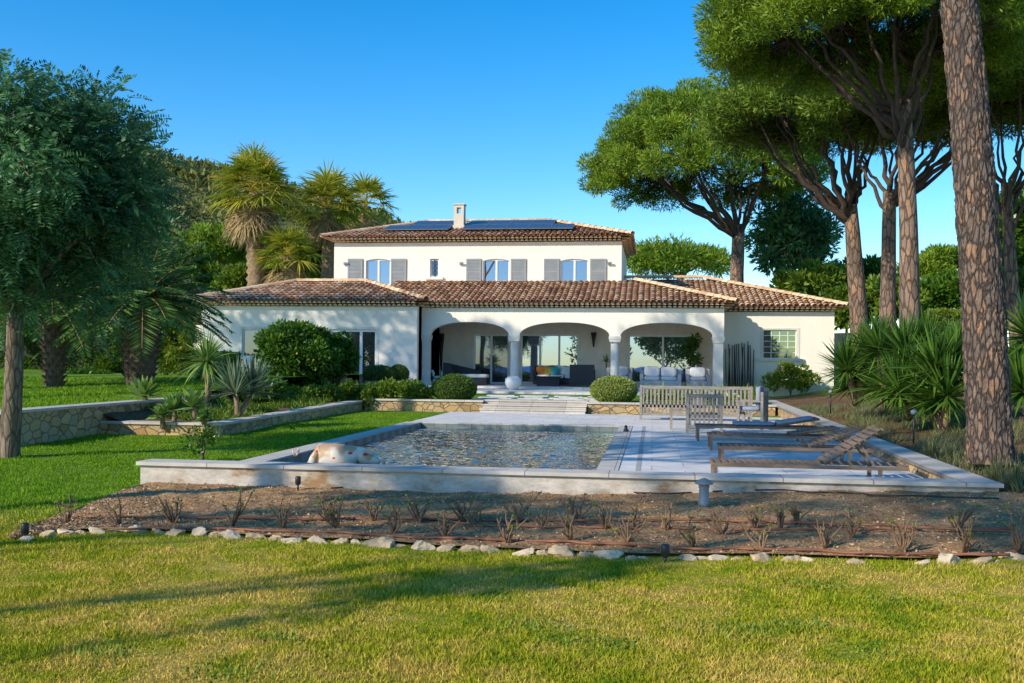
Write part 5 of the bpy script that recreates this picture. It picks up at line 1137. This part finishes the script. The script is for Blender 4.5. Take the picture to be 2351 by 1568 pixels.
for k in range(15):
    px = 1668+k*4.3; h = rnd.uniform(.8, 1.0); a = P(px, 886, YR-.25); t = P(px+rnd.uniform(-4, 4), 886-104*h, YR-.12); mb = MB(); mb.tube([(a.x, a.y, .5), t], [.025, .018], 7)
    tag(mb.build('bamboo_pole', M['iron'] if k % 3 else gp, loc=(a.x, a.y, .5), smooth=True), 'thin dark decorative pole leaning on the wall right of the arches', 'pole', 'dark poles against the right wing')
mb = MB(); q = G(1437, 992, DZ); mb.lathe(q, [(.06, 0), (.05, .05), (.03, .09), (.04, .12), (.01, .15)], 14); tag(mb.build('deck_ornament', M['iron'], loc=q, smooth=True), 'small black ornament on the deck at the right pool edge', 'ornament')
# ------------------------------------------------------------------ light, sky, camera
EL = R(30); ts = Vector((-.709, -.705, 0)).normalized()*math.cos(EL)+Vector((0, 0, math.sin(EL)))
w = bpy.data.worlds.new('World'); scene.world = w; w.use_nodes = True; nt = w.node_tree
bg = nt.nodes['Background']; sky = nt.nodes.new('ShaderNodeTexSky'); sky.sky_type = 'NISHITA'; sky.sun_disc = False; sky.sun_elevation = EL; sky.sun_rotation = math.atan2(ts.x, ts.y) % (2*math.pi)
sky.air_density = 1.0; sky.dust_density = .2; sky.ozone_density = 3.0
hs_ = nt.nodes.new('ShaderNodeHueSaturation'); hs_.inputs['Saturation'].default_value = 1.45; hs_.inputs['Value'].default_value = 1.45; nt.links.new(sky.outputs[0], hs_.inputs['Color']); nt.links.new(hs_.outputs[0], bg.inputs['Color']); bg.inputs['Strength'].default_value = .15
sd = bpy.data.lights.new('sun', 'SUN'); sd.energy = 5.0; sd.angle = R(.5); sd.color = (1, .91, .75); so = bpy.data.objects.new('sun', sd); C.objects.link(so); so.rotation_euler = ts.to_track_quat('Z', 'Y').to_euler(); so.location = (-20, -20, 30)
cd = bpy.data.cameras.new('camera'); co = bpy.data.objects.new('camera', cd); C.objects.link(co)
c, s = math.cos(ROLL), math.sin(ROLL); cx = RT*c+UP*s; cy = RT*(-s)+UP*c; cz = -FW
Mx = Matrix((cx, cy, cz)).transposed().to_4x4(); Mx.translation = CAM; co.matrix_world = Mx
cd.sensor_width = 36; cd.lens = 36*FPX/2351; cd.shift_y = 48/2351; cd.clip_end = 12000; cd.clip_start = .1
scene.camera = co
scene.view_settings.view_transform = 'Standard'; scene.view_settings.look = 'None'; scene.view_settings.exposure = 0
